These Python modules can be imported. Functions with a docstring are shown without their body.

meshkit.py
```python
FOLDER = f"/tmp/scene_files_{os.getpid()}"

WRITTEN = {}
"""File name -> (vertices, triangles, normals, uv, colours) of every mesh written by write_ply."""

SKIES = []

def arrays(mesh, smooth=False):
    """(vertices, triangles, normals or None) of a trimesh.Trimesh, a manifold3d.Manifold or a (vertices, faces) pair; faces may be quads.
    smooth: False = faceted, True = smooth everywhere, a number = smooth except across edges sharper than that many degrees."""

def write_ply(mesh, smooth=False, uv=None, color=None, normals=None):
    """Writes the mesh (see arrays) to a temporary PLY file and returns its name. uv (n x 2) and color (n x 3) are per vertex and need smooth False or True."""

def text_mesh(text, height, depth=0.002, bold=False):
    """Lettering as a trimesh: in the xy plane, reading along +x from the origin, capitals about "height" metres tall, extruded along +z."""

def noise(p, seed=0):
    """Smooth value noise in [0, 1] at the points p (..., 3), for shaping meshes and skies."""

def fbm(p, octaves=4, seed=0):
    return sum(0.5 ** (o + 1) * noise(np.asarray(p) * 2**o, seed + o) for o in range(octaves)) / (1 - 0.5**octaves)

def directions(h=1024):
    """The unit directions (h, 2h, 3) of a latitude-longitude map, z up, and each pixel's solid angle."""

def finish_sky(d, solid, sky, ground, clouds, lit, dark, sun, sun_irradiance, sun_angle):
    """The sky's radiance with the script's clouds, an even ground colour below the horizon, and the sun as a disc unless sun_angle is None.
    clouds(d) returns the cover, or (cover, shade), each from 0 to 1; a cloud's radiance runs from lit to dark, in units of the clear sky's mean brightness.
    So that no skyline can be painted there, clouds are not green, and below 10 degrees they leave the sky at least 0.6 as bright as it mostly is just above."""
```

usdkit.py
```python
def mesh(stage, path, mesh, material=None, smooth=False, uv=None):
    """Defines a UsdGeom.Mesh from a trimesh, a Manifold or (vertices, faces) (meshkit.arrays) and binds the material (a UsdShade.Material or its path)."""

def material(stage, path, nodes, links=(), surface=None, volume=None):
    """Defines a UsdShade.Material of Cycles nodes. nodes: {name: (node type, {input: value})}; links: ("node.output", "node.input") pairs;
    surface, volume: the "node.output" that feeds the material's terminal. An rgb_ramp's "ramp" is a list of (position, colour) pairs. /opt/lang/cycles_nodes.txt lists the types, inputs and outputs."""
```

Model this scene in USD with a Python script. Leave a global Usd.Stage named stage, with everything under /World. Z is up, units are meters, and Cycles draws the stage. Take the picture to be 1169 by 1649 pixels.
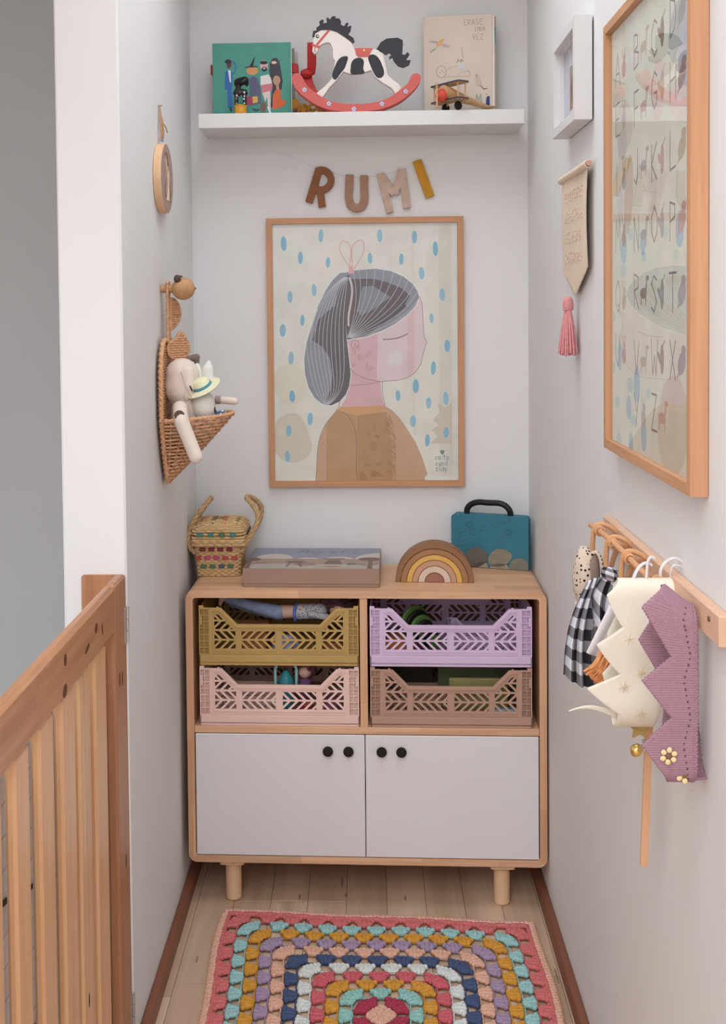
import math, random
import numpy as np
import trimesh
import manifold3d as m3
import shapely
from shapely.geometry import Polygon, LineString, Point, box as sbox
from shapely import affinity
from shapely.ops import unary_union
from pxr import Usd, UsdGeom, UsdLux, UsdShade, Sdf, Gf, Vt
import usdkit, meshkit

stage = Usd.Stage.CreateInMemory()
UsdGeom.SetStageUpAxis(stage, UsdGeom.Tokens.z)
UsdGeom.SetStageMetersPerUnit(stage, 1.0)
UsdGeom.Xform.Define(stage, '/World')
UsdGeom.Scope.Define(stage, '/World/Looks')
rng = random.Random(7)
nrg = np.random.default_rng(7)
PI = math.pi

# ------------------------------------------------------------------ camera
W_PX, H_PX, F_PX = 1169.0, 1649.0, 1840.0
CAM = (0.4722, -3.1237, 1.4956)
YAW, PITCH, ROLL = -0.0344, 0.0353, 0.0098
PPX, PPY = 526.1, 563.8
cy_, sy_, cp_, sp_ = math.cos(YAW), math.sin(YAW), math.cos(PITCH), math.sin(PITCH)
fwd = np.array([sy_ * cp_, cy_ * cp_, -sp_])
rt = np.array([cy_, -sy_, 0.0])
dn = np.cross(fwd, rt)
cr_, sr_ = math.cos(ROLL), math.sin(ROLL)
right, down = cr_ * rt + sr_ * dn, -sr_ * rt + cr_ * dn
cam = UsdGeom.Camera.Define(stage, '/World/camera')
M4 = Gf.Matrix4d(*[float(x) for x in (*right, 0, *(-down), 0, *(-fwd), 0, *CAM, 1)])
cam.AddTransformOp().Set(M4)
cam.CreateHorizontalApertureAttr(36.0)
cam.CreateVerticalApertureAttr(36.0 * H_PX / W_PX)
cam.CreateFocalLengthAttr(F_PX / W_PX * 36.0)
cam.CreateHorizontalApertureOffsetAttr((W_PX / 2 - PPX) / W_PX * 36.0)
cam.CreateVerticalApertureOffsetAttr(-(H_PX / 2 - PPY) / W_PX * 36.0)
cam.CreateClippingRangeAttr(Gf.Vec2f(0.05, 100))
cam.CreateExposureAttr(0.06)

# ------------------------------------------------------------------ light: daylight through the window of the landing behind the camera
def rect_light(name, center, xdir, ydir, w, h, power, color):
    L = UsdLux.RectLight.Define(stage, '/World/' + name)
    x, y = np.array(xdir, float), np.array(ydir, float)
    z = np.cross(x, y)          # emits along -z
    L.AddTransformOp().Set(Gf.Matrix4d(*[float(v) for v in (*x, 0, *y, 0, *z, 0, *center, 1)]))
    L.CreateWidthAttr(w); L.CreateHeightAttr(h); L.CreateIntensityAttr(power); L.CreateColorAttr(Gf.Vec3f(*color))
    return L
# roof windows: two over the passage, one over the tall landing behind the camera; and a window of the stairwell
DAY = (0.925, 0.965, 1.0)
rect_light('passage_roof_light', (0.45, -0.98, 2.985), (1, 0, 0), (0, 1, 0), 0.62, 1.10, 3.9, DAY)
rect_light('passage_roof_light_near', (0.45, -2.4, 2.505), (1, 0, 0), (0, 1, 0), 0.6, 0.6, 7.6, DAY)
rect_light('landing_roof_light', (-0.6, -5.8, 3.68), (1, 0, 0), (0, 1, 0), 2.8, 2.8, 5.6, DAY)
rect_light('stairwell_window_daylight', (-1.28, -1.2, 1.6), (0, 1, 0), (0, 0, 1), 1.6, 1.2, 0.5, DAY)
dome = UsdLux.DomeLight.Define(stage, '/World/sky')
dome.CreateIntensityAttr(0.1); dome.CreateColorAttr(Gf.Vec3f(0.8, 0.9, 1.0))

# ------------------------------------------------------------------ helpers
def lin(c):
    c = np.array(c, float) / 255.0
    return np.where(c <= 0.04045, c / 12.92, ((c + 0.055) / 1.055) ** 2.4)
K_ALB = 0.80 / lin((196, 196, 196))[0]
def px(r, g, b, e=1.0):          # albedo of a thing that shows as (r,g,b) where a white wall shows as 196; e = local light relative to that
    c = np.array((r, g, b), float); c = c * 0.88 + 0.12 * (c @ [0.3, 0.59, 0.11])     # bounce light between like colours brings this back
    return tuple(np.clip(lin(c) * K_ALB / e, 0.003, 0.9))

MATS = {}
def mat(name, rgb, rough=0.65, var=0.06, scale=20.0, bump=0.0, bscale=150.0, spec=0.3, metal=0.0, stretch=(1, 1, 1), extra=None):
    """one colour with a little tone variation and fine relief"""
    if name in MATS: return MATS[name]
    rgb = np.array(rgb, float)
    lo, hi = rgb * (1 - var), np.clip(rgb * (1 + var), 0, 0.95)
    n = {'g': ('geometry', {}), 'm': ('mapping', {'scale': stretch}),
         'n': ('noise_texture', {'scale': scale, 'detail': 4.0}),
         'r': ('rgb_ramp', {'ramp': [(0.3, tuple(lo)), (0.7, tuple(hi))]}),
         'p': ('principled_bsdf', {'roughness': rough, 'specular_ior_level': spec, 'metallic': metal})}
    l = [('g.position', 'm.vector'), ('m.vector', 'n.vector'), ('n.fac', 'r.fac'), ('r.color', 'p.base_color')]
    if extra: n['p'][1].update(extra)
    if bump:
        n['n2'] = ('noise_texture', {'scale': bscale, 'detail': 3.0})
        n['b'] = ('bump', {'strength': bump, 'distance': 0.002})
        l += [('m.vector', 'n2.vector'), ('n2.fac', 'b.height'), ('b.normal', 'p.normal')]
    MATS[name] = usdkit.material(stage, '/World/Looks/' + name, n, l, surface='p.BSDF')
    return MATS[name]

def wood(name, c1, c2, grain='x', fine=90.0, long=4.0, rough=0.5, c3=None, off=0.0, staves=None, spec=0.3):
    if name in MATS: return MATS[name]
    sc = {'x': (long, fine, fine), 'y': (fine, long, fine), 'z': (fine, fine, long)}[grain]
    sc2 = tuple(s * 0.18 for s in sc)
    c1, c2 = tuple(c1), tuple(c2)
    c3 = tuple(c3) if c3 is not None else tuple(0.5 * (np.array(c1) + np.array(c2)))
    n = {'g': ('geometry', {}), 'm': ('mapping', {'scale': sc, 'location': (off, off, off)}), 'm2': ('mapping', {'scale': sc2, 'location': (off, off * 2, off)}),
         'n': ('noise_texture', {'scale': 1.0, 'detail': 5.0, 'roughness': 0.6, 'distortion': 0.4}),
         'n2': ('noise_texture', {'scale': 1.0, 'detail': 2.0, 'distortion': 0.8}),
         'r': ('rgb_ramp', {'ramp': [(0.3, c1), (0.7, c2)]}),
         'r2': ('rgb_ramp', {'ramp': [(0.35, (0, 0, 0)), (0.7, (1, 1, 1))]}),
         'x': ('mix', {'color2': c3}), 'b': ('bump', {'strength': 0.12, 'distance': 0.001}),
         'p': ('principled_bsdf', {'roughness': rough, 'specular_ior_level': spec})}
    l = [('g.position', 'm.vector'), ('g.position', 'm2.vector'), ('m.vector', 'n.vector'), ('m2.vector', 'n2.vector'), ('n.fac', 'r.fac'),
         ('n2.fac', 'r2.fac'), ('r2.color', 'x.fac'), ('r.color', 'x.color1'), ('x.color', 'p.base_color'), ('n.fac', 'b.height'), ('b.normal', 'p.normal')]
    if staves:          # glued staves of slightly different tone
        n.update({'sx': ('separate_xyz', {}), 'ad': ('math', {'math_type': 'add'}), 'cx': ('combine_xyz', {}), 'mu': ('mix', {'mix_type': 'multiply', 'fac': 1.0}),
                  'bk': ('brick_texture', {'color1': (1.05, 1.04, 1.03), 'color2': (.84, .80, .77), 'mortar': (.86, .82, .79), 'scale': 1.0, 'mortar_size': .0004, 'brick_width': staves[0], 'row_height': staves[1], 'offset': .37})})
        o_ = [a for a in 'xyz' if a != grain]
        l = [x for x in l if x[1] != 'p.base_color'] + [('g.position', 'sx.vector'), ('sx.' + o_[0], 'ad.value1'), ('sx.' + o_[1], 'ad.value2'), ('sx.' + grain, 'cx.x'), ('ad.value', 'cx.y'), ('cx.vector', 'bk.vector'), ('x.color', 'mu.color1'), ('bk.color', 'mu.color2'), ('mu.color', 'p.base_color')]
    MATS[name] = usdkit.material(stage, '/World/Looks/' + name, n, l, surface='p.BSDF')
    return MATS[name]

def vcol(name, rough=0.7, wash=0.10, scale=25.0, bump=0.0, bscale=300.0):
    """flat print or dyed cloth: colour from the mesh's primvar"""
    if name in MATS: return MATS[name]
    n = {'a': ('attribute', {'attribute': 'col'}), 'g': ('geometry', {}), 'n': ('noise_texture', {'scale': scale, 'detail': 5.0}),
         'r': ('rgb_ramp', {'ramp': [(0.3, (1 - wash,) * 3), (0.7, (1 + wash * 0.4,) * 3)]}),
         'x': ('mix', {'mix_type': 'multiply', 'fac': 1.0}), 'p': ('principled_bsdf', {'roughness': rough, 'specular_ior_level': 0.2})}
    l = [('g.position', 'n.vector'), ('n.fac', 'r.fac'), ('a.color', 'x.color1'), ('r.color', 'x.color2'), ('x.color', 'p.base_color')]
    if bump:
        n['n2'] = ('noise_texture', {'scale': bscale, 'detail': 2.0}); n['b'] = ('bump', {'strength': bump, 'distance': 0.002})
        l += [('g.position', 'n2.vector'), ('n2.fac', 'b.height'), ('b.normal', 'p.normal')]
    MATS[name] = usdkit.material(stage, '/World/Looks/' + name, n, l, surface='p.BSDF')
    return MATS[name]

def glass_pane(name='picture_glass', rough=0.0):
    if name in MATS: return MATS[name]
    MATS[name] = usdkit.material(stage, '/World/Looks/' + name,
        {'t': ('transparent_bsdf', {'color': (0.97, 0.98, 0.97)}), 'gl': ('glossy_bsdf', {'roughness': rough, 'color': (1, 1, 1)}), 'f': ('fresnel', {'IOR': 1.5}), 'ge': ('geometry', {}),
         'i': ('math', {'math_type': 'subtract', 'value1': 1.0}), 'x': ('math', {'math_type': 'multiply'}), 'm': ('mix_closure', {})},
        [('ge.backfacing', 'i.value2'), ('f.fac', 'x.value1'), ('i.value', 'x.value2'), ('x.value', 'm.fac'), ('t.BSDF', 'm.closure1'), ('gl.BSDF', 'm.closure2')], surface='m.closure')
    return MATS[name]

USED = {}
def numbered(parent, name):
    k = (parent, name); n = USED.get(k, 0); USED[k] = n + 1
    return name if n == 0 else '%s_%03d' % (name, n)
def setd(prim, **kw):
    for k, v in kw.items():
        if v: prim.SetCustomDataByKey(k, v)
def put(parent, name, mesh, material, smooth=30, label=None, kind=None, colors=None, off=(0, 0, 0)):
    if isinstance(mesh, (list,)): mesh = cat(mesh)
    if hasattr(mesh, 'to_mesh'): mesh = tm(mesh)
    if isinstance(mesh, trimesh.Trimesh):
        mesh = trimesh.Trimesh(mesh.vertices - np.array(off), mesh.faces, process=False)
    path = parent + '/' + numbered(parent, name)
    m = usdkit.mesh(stage, path, mesh, material, smooth=False if colors is not None else smooth)
    if colors is not None:
        pv = UsdGeom.PrimvarsAPI(m).CreatePrimvar('col', Sdf.ValueTypeNames.Color3fArray, 'vertex')
        pv.Set(Vt.Vec3fArray.FromNumpy(np.asarray(colors, np.float32)))
    setd(m.GetPrim(), label=label, kind=kind)
    return path
class Thing:
    def __init__(s, name, label=None, cat=None, base=(0, 0, 0), group=None, kind=None):
        s.path = '/World/' + numbered('/World', name); s.base = np.array(base, float)
        x = UsdGeom.Xform.Define(stage, s.path); x.AddTranslateOp().Set(Gf.Vec3d(*map(float, base)))
        setd(x.GetPrim(), label=label, category=cat, group=group, kind=kind)
    def part(s, name, mesh, material, smooth=30, parent=None, label=None, kind=None, colors=None):
        return put(parent or s.path, name, mesh, material, smooth, label, kind, colors, s.base)
def single(name, mesh, material, label=None, cat=None, kind=None, smooth=30, colors=None, group=None):
    p = put('/World', name, mesh, material, smooth, None, kind, colors)
    setd(stage.GetPrimAtPath(p), label=label, category=cat, group=group)
    return p

def tm(m):
    k = m.to_mesh(); return trimesh.Trimesh(k.vert_properties[:, :3], k.tri_verts, process=False)
def cat(ms): return trimesh.util.concatenate([tm(m) if hasattr(m, 'to_mesh') else m for m in ms])
def bx(x0, x1, y0, y1, z0, z1, b=0.0):
    x0, x1 = min(x0, x1), max(x0, x1); y0, y1 = min(y0, y1), max(y0, y1); z0, z1 = min(z0, z1), max(z0, z1)
    if b <= 0:
        m = trimesh.creation.box((x1 - x0, y1 - y0, z1 - z0)); m.apply_translation(((x0 + x1) / 2, (y0 + y1) / 2, (z0 + z1) / 2)); return m
    b = min(b, 0.45 * min(x1 - x0, y1 - y0, z1 - z0)); P = []
    for X, sx in ((x0, 1), (x1, -1)):
        for Y, sy in ((y0, 1), (y1, -1)):
            for Z, sz in ((z0, 1), (z1, -1)):
                P += [(X, Y + sy * b, Z + sz * b), (X + sx * b, Y, Z + sz * b), (X + sx * b, Y + sy * b, Z)]
    return trimesh.convex.convex_hull(np.array(P))
def frames(P, closed=False):
    P = np.asarray(P, float); n = len(P)
    T = np.roll(P, -1, 0) - np.roll(P, 1, 0) if closed else np.gradient(P, axis=0)
    T /= np.maximum(np.linalg.norm(T, axis=1, keepdims=True), 1e-12)
    a = np.array([0, 0, 1.0]) if abs(T[0][2]) < 0.9 else np.array([1.0, 0, 0])
    u = np.cross(T[0], a); u /= np.linalg.norm(u); U = [u]
    for i in range(1, n):
        u = U[-1] - T[i] * (U[-1] @ T[i]); u /= max(np.linalg.norm(u), 1e-12); U.append(u)
    U = np.array(U); return T, U, np.cross(T, U)
def tube(P, r, seg=8, closed=False, flat=1.0):
    """swept round (or flattened) bar; r a number or one per point"""
    P = np.asarray(P, float); n = len(P); r = np.broadcast_to(np.asarray(r, float), n)
    T, U, V = frames(P, closed)
    a = np.arange(seg) / seg * 2 * PI
    ring = P[:, None] + r[:, None, None] * (np.cos(a)[None, :, None] * U[:, None] + flat * np.sin(a)[None, :, None] * V[:, None])
    v = ring.reshape(-1, 3); f = []
    idx = np.arange(n * seg).reshape(n, seg)
    a_, b_ = (idx, np.roll(idx, -1, 0)) if closed else (idx[:-1], idx[1:])
    c_, d_ = np.roll(a_, -1, 1), np.roll(b_, -1, 1)
    f = np.concatenate([np.stack([a_, c_, d_], -1).reshape(-1, 3), np.stack([a_, d_, b_], -1).reshape(-1, 3)])
    if not closed:
        v = np.vstack([v, P[0], P[-1]]); k = len(v)
        f = np.vstack([f, [[k - 2, (j + 1) % seg, j] for j in range(seg)], [[k - 1, (n - 1) * seg + j, (n - 1) * seg + (j + 1) % seg] for j in range(seg)]])
    m = trimesh.Trimesh(v, f, process=False); return m
def spline(P, n=40, closed=False):
    from scipy.interpolate import CubicSpline
    P = np.asarray(P, float)
    if closed: P = np.vstack([P, P[:1]])
    d = np.r_[0, np.cumsum(np.maximum(np.linalg.norm(np.diff(P, axis=0), axis=1), 1e-9))]
    cs = CubicSpline(d, P, bc_type='periodic' if closed else 'not-a-knot' if len(P) > 3 else 'natural')
    return cs(np.linspace(0, d[-1], n, endpoint=not closed))
def ell(c, r, sub=2, rot=None, bump=0.0, seed=0, freq=8.0):
    m = trimesh.creation.icosphere(subdivisions=sub); v = np.array(m.vertices)
    if bump: v = v * (1 + bump * (meshkit.fbm(v * freq * 0.3 + 31.7 + seed, 2, seed) * 2 - 1)[:, None])
    v = v * np.array(r)
    if rot is not None: v = v @ np.array(rot).T
    return trimesh.Trimesh(v + np.array(c), m.faces, process=False)
def rotm(axis, a): return trimesh.transformations.rotation_matrix(a, axis)[:3, :3]
def lathe(prof, c, axis=(0, 0, 1), seg=28):
    m = trimesh.creation.revolve(np.array(prof, float), sections=seg)
    T = trimesh.geometry.align_vectors((0, 0, 1), axis); m.apply_transform(T); m.apply_translation(c); return m
def cyl(a, b, r, seg=20, bev=0.0):
    a, b = np.array(a, float), np.array(b, float); h = np.linalg.norm(b - a)
    prof = [(0, 0), (r - bev, 0), (r, bev), (r, h - bev), (r - bev, h), (0, h)] if bev else [(0, 0), (r, 0), (r, h), (0, h)]
    return lathe(prof, a, (b - a) / h, seg)
XZ = ((1, 0, 0), (0, 0, 1)); RW = ((0, -1, 0), (0, 0, 1)); LW = ((0, 1, 0), (0, 0, 1)); TOP = ((1, 0, 0), (0, 1, 0))
def geoms(p): return [g for g in getattr(p, 'geoms', [p]) if g.geom_type == 'Polygon' and g.area > 1e-12]
def ext(poly, d, O, UV):
    """polygon (u,v in metres) extruded d along the normal UxV from origin O"""
    U, V = np.array(UV[0], float), np.array(UV[1], float); N = np.cross(U, V)
    ms = []
    for g in geoms(poly):
        m = trimesh.creation.extrude_polygon(g, d, engine='earcut'); v = m.vertices
        ms.append(trimesh.Trimesh(np.array(O) + v[:, :1] * U + v[:, 1:2] * V + v[:, 2:] * N, m.faces, process=False))
    return cat(ms)
def art(layers, O, UV, clip=None):
    """flat print: list of (polygon, albedo) from back to front -> one sheet of tiles with colours"""
    U, V = np.array(UV[0], float), np.array(UV[1], float)
    cov, vs, fs, cs, k = None, [], [], [], 0
    for poly, col in reversed(layers):
        if not poly.is_valid: poly = poly.buffer(0)
        if clip is not None: poly = poly.intersection(clip)
        p = poly if cov is None else poly.difference(cov)
        for g in geoms(p):
            v, f = trimesh.creation.triangulate_polygon(g, engine='earcut')
            w = np.array(O) + v[:, :1] * U + v[:, 1:2] * V
            a, b, c = w[f[0]]
            f = np.asarray(f)
            nr = np.cross(w[f[:, 1]] - w[f[:, 0]], w[f[:, 2]] - w[f[:, 0]]) @ np.cross(U, V)
            f = np.where((nr < 0)[:, None], f[:, ::-1], f)
            vs.append(w); fs.append(f + k); k += len(w); cs.append(np.tile(np.array(col), (len(w), 1)))
        cov = poly if cov is None else unary_union([cov, poly])
    return trimesh.Trimesh(np.vstack(vs), np.vstack(fs), process=False), np.vstack(cs)
def merge_col(items):
    """[(mesh, rgb)] -> mesh, colours"""
    return cat([m for m, _ in items]), np.vstack([np.tile(np.array(c), (len((tm(m) if hasattr(m, 'to_mesh') else m).vertices), 1)) for m, c in items])
def line(pts, w): return LineString(pts).buffer(w / 2, quad_segs=4)
def oval(cx, cy, rx, ry, a=0): return affinity.rotate(affinity.scale(Point(cx, cy).buffer(1, quad_segs=6), rx, ry), a, origin=(cx, cy))
def smoothpoly(pts, n=60): return Polygon(spline(pts, n, True)).buffer(0)
def bones(segs, length=0.006, it=12):
    """segs: list of (p0, r0, p1, r1) -> one smoothed continuous body"""
    M = None
    for p0, r0, p1, r1 in segs:
        s = [m3.Manifold.sphere(r, 20).translate(tuple(map(float, p))) for p, r in ((p0, r0), (p1, r1))]
        h = m3.Manifold.batch_hull(s); M = h if M is None else M + h
    m = tm(M.refine_to_length(length)); m.merge_vertices()
    trimesh.smoothing.filter_taubin(m, 0.5, 0.52, it); return m
def sheet(P, thick=0.0, closed_u=False, cols=None):
    """grid of points P (nu,nv,3) -> solid sheet of that thickness (both faces and rims); cols (nu-1,nv-1,3) colours each cell"""
    P = np.asarray(P, float); nu, nv = P.shape[:2]
    du = np.roll(P, -1, 0) - np.roll(P, 1, 0) if closed_u else np.gradient(P, axis=0)
    N = np.cross(du, np.gradient(P, axis=1)); N /= np.maximum(np.linalg.norm(N, axis=2, keepdims=True), 1e-12)
    A, B = P + N * thick / 2, P - N * thick / 2
    def grid(G, flip, cu):
        idx = np.arange(nu * nv).reshape(nu, nv)
        a = idx if cu else idx[:-1]; b = np.roll(idx, -1, 0) if cu else idx[1:]
        q = np.stack([a[:, :-1], b[:, :-1], b[:, 1:], a[:, 1:]], -1).reshape(-1, 4)
        return q[:, ::-1] if flip else q
    qa, qb = grid(A, False, closed_u), grid(B, True, closed_u)
    if cols is None:
        v = np.vstack([A.reshape(-1, 3), B.reshape(-1, 3)]); q = [qa, qb + nu * nv]; o = nu * nv
        idx = np.arange(o).reshape(nu, nv)
        rims = [idx[:, 0], idx[:, -1][::-1]] + ([] if closed_u else [idx[0][::-1], idx[-1]])
        for k, r in enumerate(rims):
            r2 = np.r_[r, r[:1]] if (closed_u and k < 2) else r
            q.append(np.stack([r2[1:], r2[:-1], r2[:-1] + o, r2[1:] + o], -1))
        q = np.vstack(q); f = np.vstack([q[:, [0, 1, 2]], q[:, [0, 2, 3]]])
        return trimesh.Trimesh(v, f, process=False)
    vs, cs = [], []
    for G, qq in ((A, qa), (B, qb)):
        vs.append(G.reshape(-1, 3)[qq].reshape(-1, 3)); cs.append(np.repeat(cols.reshape(-1, 3), 4, 0))
    v = np.vstack(vs); k = np.arange(len(v)).reshape(-1, 4)
    return trimesh.Trimesh(v, np.vstack([k[:, [0, 1, 2]], k[:, [0, 2, 3]]]), process=False), np.vstack(cs)

# single-stroke hand lettering on a unit box (x 0..0.6, y 0..1)
ST = {'A': [[(0, 0), (.28, 1), (.56, 0)], [(.12, .38), (.45, .38)]], 'B': [[(.05, 0), (.05, 1), (.4, .92), (.4, .6), (.05, .52), (.5, .4), (.48, .08), (.05, 0)]],
      'C': [[(.52, .85), (.3, 1), (.05, .7), (.05, .3), (.3, 0), (.52, .12)]], 'D': [[(.05, 0), (.05, 1), (.4, .85), (.52, .5), (.4, .15), (.05, 0)]],
      'E': [[(.5, 1), (.05, 1), (.05, 0), (.5, 0)], [(.05, .52), (.4, .52)]], 'F': [[(.5, 1), (.05, 1), (.05, 0)], [(.05, .52), (.4, .52)]],
      'G': [[(.52, .85), (.3, 1), (.05, .7), (.05, .3), (.3, 0), (.52, .15), (.52, .42), (.3, .42)]], 'H': [[(.05, 0), (.05, 1)], [(.5, 0), (.5, 1)], [(.05, .5), (.5, .55)]],
      'I': [[(.15, 0), (.15, 1)]], 'J': [[(.4, 1), (.4, .2), (.25, 0), (.05, .15)]], 'K': [[(.05, 0), (.05, 1)], [(.5, 1), (.05, .45), (.52, 0)]], 'L': [[(.05, 1), (.05, 0), (.5, .05)]],
      'M': [[(.02, 0), (.1, 1), (.3, .4), (.5, 1), (.58, 0)]], 'N': [[(.05, 0), (.05, 1), (.5, 0), (.5, 1)]], 'O': [[(.3, 1), (.05, .7), (.05, .3), (.3, 0), (.55, .3), (.55, .7), (.3, 1)]],
      'P': [[(.05, 0), (.05, 1), (.45, .9), (.45, .6), (.05, .48)]], 'Q': [[(.3, 1), (.05, .7), (.05, .3), (.3, 0), (.55, .3), (.55, .7), (.3, 1)], [(.35, .25), (.6, -.08)]],
      'R': [[(.05, 0), (.05, 1), (.45, .9), (.45, .6), (.05, .5), (.5, 0)]], 'S': [[(.5, .88), (.25, 1), (.05, .78), (.5, .3), (.3, 0), (.03, .12)]], 'T': [[(0, 1), (.56, 1)], [(.28, 1), (.28, 0)]],
      'U': [[(.05, 1), (.05, .25), (.28, 0), (.5, .25), (.5, 1)]], 'V': [[(.02, 1), (.28, 0), (.54, 1)]], 'W': [[(0, 1), (.16, 0), (.32, .55), (.46, 0), (.62, 1)]],
      'X': [[(.05, 1), (.5, 0)], [(.5, 1), (.05, 0)]], 'Y': [[(.05, 1), (.28, .5)], [(.52, 1), (.2, 0)]], 'Z': [[(.05, 1), (.5, 1), (.05, 0), (.55, 0)]],
      'a': [[(.42, .5), (.2, .55), (.05, .25), (.2, 0), (.42, .2), (.42, .5), (.45, 0)]], 'g': [[(.42, .5), (.2, .55), (.05, .25), (.2, .02), (.42, .2), (.42, .5), (.42, -.2), (.2, -.35), (.05, -.2)]],
      'n': [[(.05, 0), (.05, .52)], [(.05, .4), (.25, .55), (.4, .45), (.42, 0)]], 'e': [[(.05, .28), (.42, .3), (.25, .55), (.05, .3), (.2, 0), (.42, .08)]], 't': [[(.2, .95), (.2, .1), (.35, 0)], [(.05, .6), (.38, .6)]],
      'i': [[(.1, .52), (.1, 0)], [(.1, .75), (.11, .8)]], 'c': [[(.4, .45), (.2, .55), (.05, .25), (.2, 0), (.4, .08)]], 'o': [[(.2, .55), (.05, .27), (.2, 0), (.4, .27), (.2, .55)]],
      'l': [[(.1, 1), (.1, .1), (.2, 0)]], 's': [[(.36, .48), (.15, .55), (.1, .38), (.34, .18), (.2, 0), (.04, .08)]], 'u': [[(.05, .52), (.08, .1), (.25, 0), (.4, .2), (.4, .52), (.42, 0)]],
      'y': [[(.05, .52), (.2, .12)], [(.42, .52), (.1, -.35)]], 'd': [[(.42, .5), (.2, .55), (.05, .25), (.2, 0), (.42, .2), (.42, 1), (.44, 0)]], ' ': []}
def text(s, x, y, h, w, adv=0.72, slant=0.0, wid=1.0):
    gs = []
    for ch in s:
        for st in ST.get(ch, []):
            gs.append(line([(x + (a * wid + slant * b) * h, y + b * h) for a, b in st], w))
        x += h * adv * wid * (0.55 if ch in 'iIl' else 1)
    return unary_union(gs)

# ------------------------------------------------------------------ setting
NW = 0.914                      # width of the niche; right wall at x = NW
m_wall = mat('wall_paint', (0.87, 0.86, 0.865), 0.85, 0.012, 3.0, 0.05, 60, 0.15)
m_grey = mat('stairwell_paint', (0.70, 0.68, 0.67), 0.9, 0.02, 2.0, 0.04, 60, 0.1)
m_ceil = mat('ceiling_paint', (0.88, 0.87, 0.865), 0.9, 0.01, 3.0)
S = dict(kind='structure')
single('wall_back', bx(-0.125, NW + 0.1, 0, 0.1, -0.02, 2.52), m_wall, **S)
single('wall_left', bx(-0.125, 0, -0.9176, -0.0005, -1.6, 2.52, 0.004), m_wall, **S)
single('wall_right', bx(NW, NW + 0.1, -7.6, -0.0005, -0.02, 3.7), m_wall, **S)
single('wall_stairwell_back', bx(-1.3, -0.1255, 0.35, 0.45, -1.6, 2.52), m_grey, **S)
single('wall_stairwell_left', bx(-1.4, -1.3, -2.3, 0.45, -1.6, 2.52), m_wall, **S)
single('wall_landing_left', bx(-2.9, -2.8, -7.6, -2.3, -0.02, 3.7), m_wall, **S)
single('wall_landing_front', bx(-2.9, -1.4, -2.4, -2.3, -0.02, 2.52), m_wall, **S)
single('wall_rear', bx(-2.9, NW + 0.1, -7.7, -7.6, -0.02, 3.7), m_wall, **S)
RWX0, RWX1, RWY0, RWY1 = 0.13, 0.77, -1.54, -0.42      # shaft of the passage's roof window
single('ceiling', [bx(-2.9, RWX0, -3.0, 0.45, 2.52, 2.6), bx(RWX1, NW + 0.1, -3.0, 0.45, 2.52, 2.6), bx(RWX0, RWX1, -3.0, RWY0, 2.52, 2.6), bx(RWX0, RWX1, RWY1, 0.45, 2.52, 2.6),
    bx(RWX0 - .05, RWX0, RWY0 - .05, RWY1 + .05, 2.6, 3.0), bx(RWX1, RWX1 + .05, RWY0 - .05, RWY1 + .05, 2.6, 3.0), bx(RWX0, RWX1, RWY0 - .05, RWY0, 2.6, 3.0), bx(RWX0, RWX1, RWY1, RWY1 + .05, 2.6, 3.0), bx(RWX0 - .05, RWX1 + .05, RWY0 - .05, RWY1 + .05, 3.0, 3.04), bx(-2.9, NW + 0.1, -3.0, -2.9, 2.6, 3.7), bx(-2.9, NW + 0.1, -7.7, -2.9, 3.7, 3.8)], m_ceil, **S)
T = Thing('floor', kind='structure')
F = [px(163, 138, 115, .72), px(147, 121, 98, .72), px(176, 151, 127, .72), px(136, 109, 87, .72)]
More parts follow.
